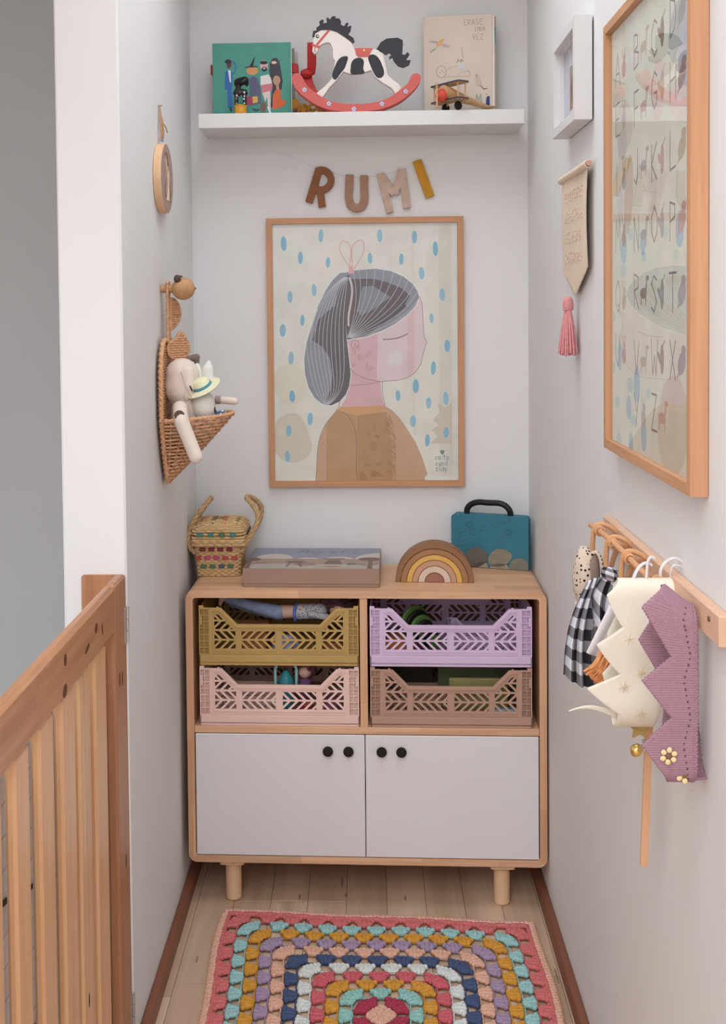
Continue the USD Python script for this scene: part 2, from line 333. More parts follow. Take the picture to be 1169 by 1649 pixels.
fl = [wood('floor_oak_%s' % 'abcd'[i], tuple(np.array(F[i]) * 1.08), tuple(np.array(F[i]) * 0.86), 'y', 60, 3.0, 0.42, tuple(np.array(F[(i + 1) % 4])), i * 3.1) for i in range(4)]
T.part('underlay', bx(-0.05, NW + 0.05, -2.3, 0.0, -0.05, -0.009), fl[3])
T.part('landing_boards', [bx(-2.8, NW, -7.6, -2.302, -0.05, 0.0)], fl[0], kind='stuff')
xs = [-0.03, 0.0345, 0.127, 0.2195, 0.313, 0.411, 0.513, 0.611, 0.707, 0.80, 0.893, 0.914]
ks = 0
for i in range(len(xs) - 1):
    y = 0.0; first = True
    cuts = {4: [-0.285, -0.9], 3: [-0.285, -0.75], 2: [-0.29, -1.1]}.get(i, [])
    while y > -2.3:
        y2 = cuts.pop(0) if cuts else y - rng.uniform(0.5, 1.1)
        y2 = max(y2, -2.3)
        T.part('plank', bx(xs[i] + .0004, xs[i + 1] - .0004, y2 + .0004, y - .0004, -0.0088, rng.uniform(-0.0004, 0.0), 0.0006), fl[rng.choice([0, 0, 1, 2, 2, 3] if not first else [0, 1, 2, 0])], smooth=False)
        y = y2; first = False
# small dark knots in the boards
m_knot = mat('knot', px(122, 92, 72, .8), 0.6, 0.2, 200)
for x, y, rx, ry in ((0.291, -0.265, .0022, .014), (0.409, -0.255, .003, .010), (0.398, -0.19, .0018, .03), (0.56, -0.268, .002, .012), (0.07, -0.55, .002, .016), (0.887, -0.6, .002, .03)):
    T.part('knot', ext(oval(x, y, rx, ry), .0003, (0, 0, 0.0001), TOP), m_knot)
m_base = wood('skirting_wood', px(112, 66, 45, .72), px(92, 52, 36, .72), 'y', 70, 3, 0.4)
single('baseboard_left', bx(0.0005, 0.018, -0.9176, -0.001, 0, 0.045, .003), m_base, **S)
single('baseboard_right', bx(NW - 0.018, NW - 0.0005, -3.2, -0.001, 0, 0.045, .003), m_base, **S)
single('baseboard_back', bx(0.019, NW - 0.019, -0.018, -0.0005, 0, 0.045, .003), m_base, **S)

# ------------------------------------------------------------------ cabinet (local frame: u along the front, v into the wall)
CA, CX, CY = -0.0215, 0.017, -0.315
RC = rotm((0, 0, 1), CA)
def cw(m):
    m = tm(m) if hasattr(m, 'to_mesh') else m
    return trimesh.Trimesh(m.vertices @ RC.T + np.array([CX, CY, 0]), m.faces, process=False)
def cp3(u, v, z): return tuple(RC @ np.array([u, v, 0]) + np.array([CX, CY, z]))
CWD, CD, CB, CT = 0.892, 0.296, 0.1135, 0.80
pine1, pine2 = px(216, 174, 140, 1.03), px(192, 143, 106, 1.03)
m_cab = wood('cabinet_pine', pine1, pine2, 'x', 70, 2.5, 0.45, px(200, 154, 118, 1.03), staves=(.30, .041))
m_cabz = wood('cabinet_pine_upright', pine1, pine2, 'z', 70, 2.5, 0.45, px(198, 150, 114, 1.03), staves=(.26, .041))
m_door = mat('door_white', (0.85, 0.82, 0.835), 0.5, 0.01, 3.0)
m_black = mat('knob_black', (0.012, 0.011, 0.012), 0.4, 0.1)
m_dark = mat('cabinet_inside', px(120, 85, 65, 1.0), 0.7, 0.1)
T = Thing('storage_cabinet', 'low pine cabinet with rounded corners, two open bays of crates above white doors', 'cabinet', (CX + .45, CY + .1, 0))
fr_o = sbox(0, CB, CWD, CT).buffer(-.022).buffer(.022, quad_segs=8); fr_i = sbox(.018, CB + .0175, CWD - .018, CT - .018).buffer(-.008).buffer(.008)
LOC = lambda u, v, z: (u, v, z)
def uext(poly, v0, v1): return cw(ext(poly, v1 - v0, (0, v1, 0), XZ))
# frame of four boards, mitred
ring = fr_o.difference(fr_i)
xm, zm = CWD / 2, (CB + CT) / 2
d = .2
topw = Polygon([(0, CT), (CWD, CT), (CWD - d, CT - d), (d, CT - d)]); botw = Polygon([(0, CB), (CWD, CB), (CWD - d, CB + d), (d, CB + d)])
lw = Polygon([(0, CB), (0, CT), (d, CT - d), (d, CB + d)]); rw = Polygon([(CWD, CB), (CWD, CT), (CWD - d, CT - d), (CWD - d, CB + d)])
T.part('top_board', uext(ring.intersection(topw), 0, CD), m_cab)
T.part('bottom_board', uext(ring.intersection(botw), 0, CD), m_cab)
T.part('side_board', uext(ring.intersection(lw), 0, CD), m_cabz)
T.part('side_board', uext(ring.intersection(rw), 0, CD), m_cabz)
T.part('shelf_board', cw(bx(.0185, CWD - .0185, 0.001, CD - .01, .442, .459, .001)), m_cab)
T.part('divider', cw(bx(.4335, .4525, 0.002, CD - .01, .459, CT - .0185, .001)), m_cabz)
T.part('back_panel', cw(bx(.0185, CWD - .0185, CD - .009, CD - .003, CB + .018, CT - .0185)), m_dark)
for u0, u1, ks_ in ((.0205, .4435, (.3524, .4034)), (.4455, CWD - .0205, (.4856, .5343))):
    dp = T.part('door', cw(bx(u0, u1, 0.0, .016, CB + .0195, .440, .0012)), m_door)
    for u in ks_:
        T.part('knob', cw(lathe([(0, 0), (.005, 0), (.005, .006), (.0125, .0085), (.013, .011), (.012, .0135), (0, .0145)], (u, 0, .402), (0, -1, 0), 28)), m_black, parent=dp)
m_leg = wood('leg_wood', px(218, 176, 140, .95), px(203, 155, 117, .95), 'z', 80, 3, .45)
for u, v in ((.106, .047), (.784, .047), (.106, .24), (.784, .24)):
    lp = T.part('leg', cw(cyl((u, v, 0.0), (u, v, CB - .013), .020, 24, .004)), m_leg)
    T.part('mounting_plate', cw(ext(sbox(u - .031, v - .034, u + .031, v + .034).buffer(-.008).buffer(.008), .013, (0, 0, CB - .013), TOP)), m_leg, parent=lp)

# ------------------------------------------------------------------ folding crates
def crate_front():
    """outline and slots of the long side, mm"""
    w, h = 400., 145.
    out = Polygon([(0, 0), (w, 0), (w, h), (w - 55, h), (w - 96, 104), (96, 104), (55, h), (0, h)])
    inner = Polygon([(38, 30), (w - 38, 30), (w - 38, 128), (w - 48, 128), (w - 90, 87), (90, 87), (48, 128), (38, 128)])
    holes = []
    for x0, x1, sg, tall in ((38.5, 91.5, 1, True), (107, 191, 1, False), (209, 293, -1, False), (308.5, 361.5, -1, True)):
        rows = [(42, 62), (66.5, 86)] + ([(91, 110.5), (115, 128)] if tall else [])
        for k, (z0, z1) in enumerate(rows):
            r = sbox(x0, z0, x1, z1).intersection(inner)
            if r.is_empty: continue
            s = (1 if k % 2 == 0 else -1) * sg * (-1 if not tall else 1)
            st = []
            for j in range(-3, 9):
                a = x0 + j * 19.7 + 6; zc = (z0 + z1) / 2
                st.append(LineString([(a - 30 * s, zc - 30), (a + 30 * s, zc + 30)]).buffer(2.6, cap_style=2))
            r = r.difference(unary_union(st)).buffer(-.7).buffer(.7)
            holes += [g for g in geoms(r) if g.area > 8]
    return out, unary_union(holes)
CF_OUT, CF_HOLES = crate_front()
def X_(m, tf): return tf(m)
def sc(p, k): return affinity.scale(p, k, k, origin=(0, 0))
def make_crate(label, material, u0, v0, z0, k=1.0, dep=.272, group=None, tf=cw, simple=False):
    k *= .001 * .995
    base = tf(bx(u0 + .2 * k * 1000 - .001, u0 + .2 * k * 1000 + .001, v0, v0 + .01, z0, z0 + .01)).vertices.mean(0)
    T = Thing('folding_crate', label, 'crate', (base[0], base[1], z0), group)
    W_, H_ = 400 * k, 145 * k; t = 3.0 * k
    X = lambda m: tf(m)
    cells = unary_union([sbox(xa + 1.8 + 12 * i, 30 + j * 16.2, xa + 12 + 12 * i, 43.6 + j * 16.2) for xa in (0, 374.4) for i in (0, 1) for j in range(7)])
    fp = sc(CF_OUT.difference(CF_HOLES).difference(cells), k)
    for xa in (.5, 374.6): T.part('corner_plate', X_(bx(u0 + xa * k, u0 + (xa + 25) * k, v0 + 10 * k, v0 + 12 * k, z0 + 26 * k, z0 + 144 * k), tf), material)
    T.part('front_panel', X(ext(fp, t, (u0, v0 + t + 2 * k, z0), XZ)), material)
    T.part('rear_panel', X(ext(fp, t, (u0, v0 + dep - 1 * k, z0), XZ)), material)
    g = sc(unary_union([CF_OUT]).difference(Polygon([(96, 104), (304, 104), (345, 200), (55, 200)])), k)
    sd = sbox(0, 0, dep, H_).difference(unary_union([sbox(dep * (.12 + .2 * j), 45 * k, dep * (.12 + .2 * j) + dep * .15, 85 * k) for j in range(4)]))
    for uu in (u0, u0 + W_ - t):
        T.part('side_panel', X(ext(sd, t, (uu + t, v0 + dep, z0), ((0, -1, 0), (0, 0, 1)))), material)
    tray = [bx(u0, u0 + W_, v0, v0 + dep, z0 + 6 * k, z0 + 9 * k), bx(u0, u0 + W_, v0, v0 + 4 * k, z0, z0 + 26.5 * k, 1 * k), bx(u0, u0 + W_, v0 + dep - 4 * k, v0 + dep, z0, z0 + 26.5 * k, 1 * k), bx(u0, u0 + 3 * k, v0, v0 + dep, z0, z0 + 26 * k), bx(u0 + W_ - 3 * k, u0 + W_, v0, v0 + dep, z0, z0 + 26 * k)]
    T.part('base_tray', [X(m) for m in tray], material)
    # rim rail following the dip, with its groove
    rim = LineString([(34, 141), (54, 141), (95, 99.5), (305, 99.5), (346, 141), (366, 141)]).buffer(4.2, cap_style=2, join_style=2)
    rim2 = LineString([(38, 133), (51, 133), (92, 92), (308, 92), (349, 133), (362, 133)]).buffer(1.2, cap_style=2, join_style=2)
    T.part('rim', X(ext(sc(unary_union([rim, rim2]), k), 5 * k, (u0, v0 + 5 * k, z0), XZ)), material)
    # uprights and the ribs of the lower hinge
    ribs = [sbox(25.6, 26.5, 34.5, 140), sbox(365.5, 26.5, 374.4, 140), sbox(92.5, 30, 94.5, 88), sbox(104, 30, 106, 88), sbox(192, 30, 194, 88), sbox(206, 30, 208, 88), sbox(294, 30, 296, 88), sbox(305.5, 30, 307.5, 88), sbox(36, 35.5, 364, 38), sbox(36, 28.5, 364, 30.5)]
    ribs += [sbox(x - 3, 28, x + 3, 37) for x in (98, 148, 200, 252, 302)]
    T.part('rib_frame', X(ext(sc(unary_union(ribs), k), 4 * k, (u0, v0 + 4.4 * k, z0), XZ)), material)
    # gridded hinge corners
    for sx in (0, 1):
        gp = []
        xa, xb = (0, 25.6) if sx == 0 else (374.4, 400)
        for x in (xa + .8, (xa + xb) / 2, xb - .8): gp.append(sbox(x - .9, 28, x + .9, 145))
        for j in range(8): gp.append(sbox(xa, 28 + j * 16.2, xb, 29.8 + j * 16.2))
        nub = sbox(xa, 143, xa + 12, 151) if sx == 0 else sbox(xb - 12, 143, xb, 151)
        ear = sbox(xa, 102, xa + 8, 124) if sx == 0 else sbox(xb - 8, 102, xb, 124)
        gp += [nub, ear, sbox(45, 143, 50, 148) if sx == 0 else sbox(350, 143, 355, 148)]
        T.part('hinge_corner', X(ext(sc(unary_union(gp), k), 3.4 * k, (u0, v0 + 4.4 * k, z0), XZ)), material)
    return T
def plastic(name, c, e): return mat(name, px(*c, e), 0.5, 0.03, 8, spec=.35)
m_olive, m_pink, m_lilac, m_taupe = plastic('crate_olive', (152, 122, 68), .8), plastic('crate_pink', (196, 158, 148), .8), plastic('crate_lilac', (178, 155, 183), .85), plastic('crate_taupe', (142, 110, 93), .72)
zb = .4592
make_crate('olive mustard folding crate on top in the left bay, a doll lying in it', m_olive, .0325, .004, zb + .1522)
make_crate('dusty pink folding crate at the bottom of the left bay', m_pink, .0325, .004, zb)
make_crate('lilac folding crate on top in the right bay, striped green ring toy inside', m_lilac, .4585, .004, zb + .1522)
make_crate('taupe brown folding crate at the bottom of the right bay', m_taupe, .4585, .004, zb)
make_crate('mini dusty pink crate sitting inside the lower left pink crate', m_pink, .055, .05, zb + .0095, .48, .12)
make_crate('mini lilac crate sitting inside the upper right lilac crate', m_lilac, .655, .05, zb + .1522 + .0095, .48, .12)
make_crate('mini taupe crate sitting inside the lower right taupe crate', m_taupe, .485, .05, zb + .0095, .48, .12)

# ------------------------------------------------------------------ toys in the crates
zt, zl = zb + .1522 + .010, zb + .010
m_denim = mat('doll_denim', px(95, 108, 135, .6), 0.75, 0.2, 60, .2)
m_skin = mat('doll_skin', px(160, 128, 110, .7), 0.5, 0.03)
m_hair = mat('doll_hair', px(70, 45, 48, .6), 0.6, 0.3, 120)
T = Thing('fashion_doll', 'doll in blue jeans and white patterned top lying across the olive crate', 'doll', cp3(.2, .08, zt + .07))
b = lambda u, v, z: cp3(u, v, z)
T.part('trousers', bones([(b(.093, .10, zt + .132), .011, b(.16, .085, zt + .118), .014), (b(.16, .085, zt + .118), .0145, b(.225, .07, zt + .107), .019), (b(.10, .12, zt + .118), .011, b(.17, .10, zt + .105), .014), (b(.17, .10, zt + .105), .014, b(.225, .085, zt + .100), .018)], .006), m_denim, True)
T.part('foot', bones([(b(.093, .10, zt + .132), .009, b(.077, .098, zt + .140), .008), (b(.077, .098, zt + .140), .008, b(.073, .09, zt + .122), .005)], .005), m_skin, True)
T.part('torso', bones([(b(.228, .075, zt + .107), .018, b(.262, .07, zt + .109), .016), (b(.262, .07, zt + .109), .016, b(.285, .07, zt + .11), .019)], .005), m_skin, True)
sv = bones([(b(.275, .07, zt + .109), .020, b(.33, .075, zt + .109), .020), (b(.31, .05, zt + .108), .009, b(.36, .05, zt + .098), .008)], .005)
m_top = usdkit.material(stage, '/World/Looks/doll_top', {'g': ('geometry', {}), 'v': ('voronoi_texture', {'scale': 260.0}), 'r': ('rgb_ramp', {'ramp': [(0.25, (.03, .03, .05)), (0.4, (.55, .55, .58))]}), 'p': ('principled_bsdf', {'roughness': .8})}, [('g.position', 'v.vector'), ('v.distance', 'r.fac'), ('r.color', 'p.base_color')], surface='p.BSDF')
T.part('top', sv, m_top, True)
T.part('hem', tube([b(.272 + .004 * math.cos(a), .07 + .021 * math.cos(a), zt + .107 + .021 * math.sin(a)) for a in np.linspace(0, 2 * PI, 20)], .004, 6), mat('doll_blue', px(70, 85, 150, .7), .7))
T.part('head', ell(b(.375, .085, zt + .108), (.021, .02, .022), 2), m_skin, True)
T.part('hair', ell(b(.37, .10, zt + .12), (.045, .03, .022), 3, None, .35, 3), m_hair, True)
m_cloth1 = mat('toy_cloth_blue', px(120, 128, 160, .7), .85, .3, 80)
m_brown = mat('toy_block_brown', px(120, 72, 42, .7), .6, .15, 30)
single('wooden_toy_box', cw(bx(.125, .20, .02, .12, zt, zt + .075, .003)), m_brown, 'brown wooden toy box behind the olive lattice, left', 'toy box')
single('cloth_ball', ell(cp3(.245, .045, zt + .030), (.035, .03, .029), 3, None, .2, 5), m_cloth1, 'grey blue cloth bundle behind the olive lattice', 'cloth', smooth=True)
single('toy_block', cw(bx(.335, .39, .03, .09, zt, zt + .04, .003)), m_brown, 'small brown block behind the right end of the olive lattice', 'toy block')
# lower left crate
T = Thing('toy_figure', 'teal toy figure with pale blue arms standing in the pink crate', 'toy figure', cp3(.245, .05, zl))
m_teal = mat('toy_teal', px(30, 95, 105, .6), .45, .1); m_tl = mat('toy_pale_teal', px(110, 160, 165, .7), .5)
T.part('body', bones([(b(.245, .05, zl + .018), .018, b(.245, .05, zl + .085), .020), (b(.245, .05, zl + .085), .020, b(.245, .05, zl + .108), .010)], .006), m_teal, True)
for s in (-1, 1): T.part('arm', tube([b(.245 + s * .026, .05, zl + .07), b(.245 + s * .027, .045, zl + .12), b(.245 + s * .022, .045, zl + .135)], .004, 8), m_tl, True)
T = Thing('doll', 'small purple doll beside the teal figure in the pink crate', 'doll', cp3(.292, .06, zl))
T.part('body', bones([(b(.292, .06, zl + .015), .015, b(.292, .06, zl + .08), .016)], .006), mat('toy_purple', px(78, 48, 82, .6), .7, .2), True)
T.part('head', ell(b(.292, .06, zl + .112), (.017, .017, .018), 2), m_skin, True); T.part('hair', ell(b(.296, .068, zl + .115), (.024, .02, .024), 3, None, .3, 9), m_hair, True)
single('toy_car', cat([cw(bx(.27, .33, .015, .05, zl + .006, zl + .03, .006)), cw(bx(.285, .315, .018, .047, zl + .03, zl + .045, .006))]), mat('toy_red', px(150, 60, 60, .7), .4), 'small dark red toy car behind the pink lattice', 'toy car')
single('toy_cup', cw(lathe([(0, 0), (.016, 0), (.02, .05), (.018, .05), (.014, .004), (0, .004)], (.36, .05, zl))), mat('toy_plum', px(130, 80, 110, .7), .4), 'plum coloured toy cup at the right end of the pink crate', 'toy cup')
# upper right crate: green and black ringed caterpillar
T = Thing('ring_caterpillar', 'green and black ringed caterpillar toy curled in the lilac crate', 'toy', cp3(.58, .08, zt + .06))
m_gr, m_bk = mat('toy_green', px(58, 86, 36, .62), .55, .1), mat('toy_black', (.012, .012, .011), .6)
for k in range(7):
    R = .044 - .0042 * k; u0 = .565 + .0085 * k; v0 = .10 - .011 * k
    T.part('ring', cw(lathe([(0, 0), (R * .92, 0), (R, .0035), (R, .0065), (R * .92, .010), (0, .010)], (u0, v0, zt + .078 - k * .0055), (.62, -.72, -.1), 32)), m_gr if k % 2 == 0 else m_bk)
single('wooden_toy_box', cw(bx(.497, .57, .03, .10, zt, zt + .05, .003)), mat('toy_orange', px(170, 100, 52, .7), .6, .1), 'orange brown toy box behind the left end of the lilac lattice', 'toy box')
# lower right crate
m_olv = mat('toy_olive_book', px(98, 92, 52, .62), .6, .1)
T = Thing('picture_book', 'olive green picture book standing in the lower right crate', 'book', cp3(.72, .05, zl))
T.part('cover', cw(bx(.655, .80, .035, .039, zl, zl + .10, .001)), m_olv); T.part('pages', cw(bx(.657, .798, .039, .052, zl + .003, zl + .097)), mat('paper_old', px(190, 175, 150, .8), .8)); T.part('cover', cw(bx(.655, .80, .052, .056, zl, zl + .10, .001)), m_olv)
single('book', cw(bx(.63, .845, .10, .118, zl, zl + .118, .001)), mat('book_dark_green', px(62, 66, 46, .6), .6), 'dark green book behind the olive book in the taupe crate', 'book')
single('book', cw(bx(.475, .62, .19, .21, zl, zl + .115, .001)), mat('book_dark', px(50, 42, 38, .6), .6), 'dark book behind the mini taupe crate', 'book')
single('toy_block', cw(bx(.765, .835, .012, .033, zl, zl + .035, .002)), mat('toy_blue', px(92, 120, 142, .7), .6), 'grey blue block low behind the right of the taupe lattice', 'toy block')

# ------------------------------------------------------------------ on the cabinet
zc = CT + .0005
# seagrass lidded basket
BX, BY = .081, -.108
m_straw = wood('seagrass', px(205, 172, 122, .95), px(158, 124, 82, .95), 'x', 160, 40, .8, px(182, 150, 104, .95))
m_straw2 = wood('seagrass_rope', px(188, 156, 112, .92), px(140, 110, 74, .92), 'z', 160, 40, .8)
def rrect(a, b_, r, n=72, ph=0.0):
    """points around a rounded rectangle of half sizes a, b"""
    p = sbox(-a + r, -b_ + r, a - r, b_ - r).buffer(r, quad_segs=8).exterior
    return np.array([p.interpolate(t, normalized=True).coords[0] for t in (np.arange(n) + ph) / n])
def weave_rows(prof, r, nper, amp, n=120):
    out = []
    for k, (z, a, b_, rr) in enumerate(prof):
        q = rrect(a, b_, rr, n); d_ = q / np.maximum(np.linalg.norm(q, axis=1, keepdims=True), 1e-9)
        w = amp * np.sin(np.arange(n) / n * nper * 2 * PI + (PI if k % 2 else 0))
        q = q + d_ * w[:, None]
        out.append(tube(np.c_[BX + q[:, 0], BY + q[:, 1], np.full(n, z)], r, 6, True))
    return out
T = Thing('lidded_basket', 'small woven seagrass basket with lid, dyed checks and two loop handles', 'basket', (BX, BY, zc))
prof = [(zc + .0035 + i * .0052, .0535 + .0055 * min(1, i / 15), .058 + .005 * min(1, i / 15), .012) for i in range(18)]
T.part('body', weave_rows(prof, .0035, 24, .0022) + [bx(BX - .052, BX + .052, BY - .056, BY + .056, zc + .001, zc + .085, .01)], m_straw)
DZ = .013
lid = [(.880, .0685, .070, .016), (.8855, .0690, .0705, .016), (.891, .0690, .0705, .017), (.8965, .069, .070, .018), (.902, .0685, .0695, .019), (.9075, .067, .068, .02), (.912, .064, .065, .022), (.916, .0595, .0605, .022), (.9185, .054, .055, .022), (.920, .048, .049, .02), (.921, .042, .043, .02), (.9215, .036, .037, .018), (.922, .030, .031, .016), (.922, .024, .025, .013), (.922, .018, .019, .01), (.922, .012, .013, .008), (.922, .006, .007, .004)]
lid = [(z + .006 + DZ * min(1, (z - .880) / .02), a_, b_, r_) for z, a_, b_, r_ in lid] + [(.8922, .0692, .0708, .016), (.8968, .0692, .0708, .0165)]
lp = T.part('lid', weave_rows(lid, .0037, 24, .0019) + [bx(BX - .064, BX + .064, BY - .065, BY + .065, .889, .932, .016)], m_straw)
T.part('rim_braid', tube(np.c_[(lambda q: np.c_[BX + q[:, 0], BY + q[:, 1]])(rrect(.070, .0715, .016, 80)), np.full(80, .8845) + .001 * np.sin(np.arange(80) * 1.6)], .004, 6, True), m_straw2, parent=lp)
dye = {'teal': px(60, 112, 108, .9), 'green': px(70, 100, 72, .9), 'maroon': px(115, 42, 55, .9), 'red': px(160, 60, 62, .9), 'pink': px(165, 60, 100, .9), 'navy': px(66, 84, 100, .9), 'black': px(58, 50, 42, .9)}
md = {k: mat('dyed_' + k, v, .8, .25, 300) for k, v in dye.items()}
fy = BY - .0585
def strip(x, y, z, col, parent, top=False):
    r = (.0078, .0026, .0052) if not top else (.0076, .0046, .0024)
    T.part('dyed_strip', bx(x - r[0], x + r[0], y - r[1], y + r[1], z - r[2], z + r[2], .0014), md[col], parent=parent)
bp = T.path + '/body'
for i in range(4): strip(BX - .040 + .0235 * i, BY - .0660, .8735, 'maroon', bp)
for i, c_ in enumerate(('red', 'pink', 'pink', 'red', 'red')): strip(BX - .051 + .0235 * i, BY - .0648, .8515, c_, bp)
for i, c_ in enumerate(('green', 'green', 'navy', 'green')): strip(BX - .038 + .0235 * i, BY - .0628, .8285, c_, bp)
for i, c_ in enumerate(('teal', 'teal', 'green', 'teal')): strip(BX - .046 + .029 * i, BY - .0735, .9125, c_, lp)
for i in range(4): strip(BX + .0655 + .003, BY - .03 + .022 * i, .911, 'black', lp)
for j in range(5):
    for i, c_ in enumerate((('red', 'black', 'red', 'green'), ('red', 'black', 'red', 'green'), ('red', 'black', 'red', 'black'), ('red', 'black', 'red', 'green'), ('red', 'black', 'red', 'black'))[j]):
        strip(BX - .045 + .03 * i, BY - .052 + .0235 * j, .9425 - (.004 if j in (0, 4) else 0) - (.002 if i in (0, 3) else 0), c_, lp, True)
for s, tip, mid in ((-1, (BX - .027, .9945), (BX - .0785, .903)), (1, (BX + .075, .9985), (BX + .100, .945))):
    ctl = [(BX + s * .060, BY - .055, .862), (mid[0], BY - .052, mid[1] - .012), (mid[0] + (.004 if s < 0 else .004), BY - .050, mid[1] + .02), (tip[0], BY - .022, tip[1]), (tip[0], BY + .012, tip[1]), (mid[0] + .004, BY + .048, mid[1] + .02), (mid[0], BY + .052, mid[1] - .012), (BX + s * .060, BY + .055, .862)]
    P = spline(ctl, 90); TT, UU, VV = frames(P)
    br = [tube(P + .0032 * (np.cos(np.arange(90) * .55 + k * 2 * PI / 3)[:, None] * UU + np.sin(np.arange(90) * .55 + k * 2 * PI / 3)[:, None] * VV), .0046, 6) for k in range(3)]
    T.part('handle', br, m_straw2, True)

# board game box
GX0, GX1, GY0, GY1 = .163, .503, -.284, -.040
m_tp = mat('box_taupe', px(144, 116, 101, 1.0), .55, .02)
T = Thing('game_box', 'flat taupe board game box with savanna landscape on its lid', 'box', (.33, -.16, zc))
GR = rotm((0, 0, 1), -.030)
def gt(m): return trimesh.Trimesh((m.vertices - np.array([.33, -.16, 0])) @ GR.T + np.array([.33, -.16, 0]), m.faces, process=False)
T.part('base', gt(bx(GX0, GX1, GY0, GY1, zc, zc + .011, .001)), m_tp)
lp = T.part('lid', gt(bx(GX0 - .002, GX1 + .002, GY0 - .002, GY1 + .002, zc + .0085, .8475, .0012)), m_tp)
gw, gh = GX1 - GX0, GY1 - GY0
sky, hill, sand, gnd, tree, hut = px(140, 142, 158, 1.25), px(192, 180, 172, 1.2), px(160, 135, 118, 1.2), px(172, 160, 152, 1.2), px(115, 95, 86, 1.2), px(118, 96, 96, 1.2)
G = [(sbox(0, 0, gw, gh), sky), (Polygon([(0, 0), (gw, 0), (gw, gh * .42), (0, gh * .42)]), sand), (oval(.065, gh * .44, .05, gh * .26), hill), (oval(gw + .01, gh * .44, .075, gh * .32), hill), (oval(.235, gh * .43, .04, gh * .14), hill), (oval(.155, gh * .45, .03, gh * .07), hill),
     (sbox(0, gh * .20, gw, gh * .46), sand), (sbox(0, 0, gw, gh * .2), gnd), (oval(.15, gh * .2, .03, .02), px(150, 120, 115, 1.2)),
     (Polygon([(.105, gh * .36), (.095, gh * .28), (.155, gh * .28), (.142, gh * .36)]), tree), (oval(.122, gh * .42, .022, .012), px(150, 130, 110, 1.2)), (Polygon([(.108, gh * .28), (.103, .02), (.108, .02), (.115, gh * .25), (.13, gh * .25), (.140, .02), (.146, .02), (.142, gh * .28)]), tree),
     (oval(.222, gh * .47, .028, .012), hut), (oval(.222, gh * .49, .024, .007), px(175, 155, 140, 1.2)), (Polygon([(.207, gh * .40), (.196, gh * .2), (.246, gh * .2), (.238, gh * .40)]), hut), (oval(.221, gh * .1, .024, .008), px(150, 125, 105, 1.2)),
     (oval(.315, gh * .45, .03, .022), tree), (oval(.27, gh * .22, .014, .008), tree), (Polygon([(.312, gh * .4), (.310, 0), (.324, 0), (.322, gh * .4)]), tree), (line([(.262, gh * .18), (.29, gh * .22), (.315, gh * .14), (.335, gh * .24)], .006), tree),
     (oval(.012, gh * .42, .02, .02), tree), (Polygon([(-.0, .0), (.014, 0), (.010, gh * .4), (0, gh * .4)]), tree), (line([(.01, gh * .18), (.028, gh * .25), (.05, gh * .28)], .005), tree),
     (text('Magnetic', .118, gh * .735, .040, .0022, .55, .25), px(105, 95, 110, 1.2))]
am, ac = art(G, (GX0, GY0, .8478), TOP, sbox(0, 0, gw, gh))
T.part('lid_print', gt(am), vcol('box_print', .45, .06), colors=ac, parent=lp)

# wooden rainbow of nested arches
RX, RY = .6427, -.2315
RR = rotm((0, 0, 1), -.06)
rcol = [((140, 98, 68), 'brown'), ((158, 112, 74), 'tan'), ((208, 160, 78), 'ochre yellow'), ((186, 140, 110), 'peach'), ((202, 180, 160), 'cream'), ((152, 100, 86), 'dusty pink')]
rad = [.1, .0855, .0705, .0565, .0415, .0245]
T = Thing('rainbow_stacker', 'wooden rainbow of six nested arches in earthy colours', 'toy', (RX, RY, zc))
for i, (c_, nm) in enumerate(rcol):
    ro, ri = rad[i] - .0006, (rad[i + 1] + .0006 if i < 5 else 0)
    prof = Point(0, 0).buffer(ro, quad_segs=24)
    if ri: prof = prof.difference(Point(0, 0).buffer(ri, quad_segs=24))
    prof = prof.intersection(sbox(-1, 0, 1, 1)).buffer(-.0012).buffer(.0012, quad_segs=3)
    m = cat([ext(prof.buffer(-.0012), .052, (0, .026, 0), XZ), ext(prof, .0496, (0, .0248, 0), XZ)])
    v = (m.vertices @ RR.T) + np.array([RX, RY + .022, zc])
    T.part('arch', trimesh.Trimesh(v, m.faces, process=False), wood('arch_%d' % i, px(*c_, 1.0), tuple(np.array(px(*c_, 1.0)) * .82), 'x', 150, 8, .6), label=nm + ' arch')

# teal wooden suitcase
a = math.atan2(-.110 + .046, .893 - .697)
SR = rotm((0, 0, 1), a); SO = np.array([.698, -.046, zc])
def st_(m): return trimesh.Trimesh(m.vertices @ SR.T + SO, m.faces, process=False)
T = Thing('toy_suitcase', 'teal wooden toy suitcase with black handle and grey stones along its foot', 'suitcase', tuple(SO))
sw, sh = .2085, .142
body = sbox(0, 0, sw, sh).buffer(-.012).buffer(.012).union(sbox(0, 0, sw, .02))
m_teal2 = wood('suitcase_teal', px(52, 118, 138, 1.02), px(38, 98, 118, 1.02), 'x', 60, 12, .6)
T.part('body', st_(ext(body, .034, (0, .034, 0), XZ)), m_teal2)
m_back = mat('suitcase_edge', px(118, 104, 96, .95), .6, .05)
m_st = [mat('suitcase_stone_%d' % i, px(*c_, .98), .8, .1, 60, .15) for i, c_ in enumerate(((96, 90, 84), (124, 116, 100), (112, 110, 96), (136, 128, 112)))]
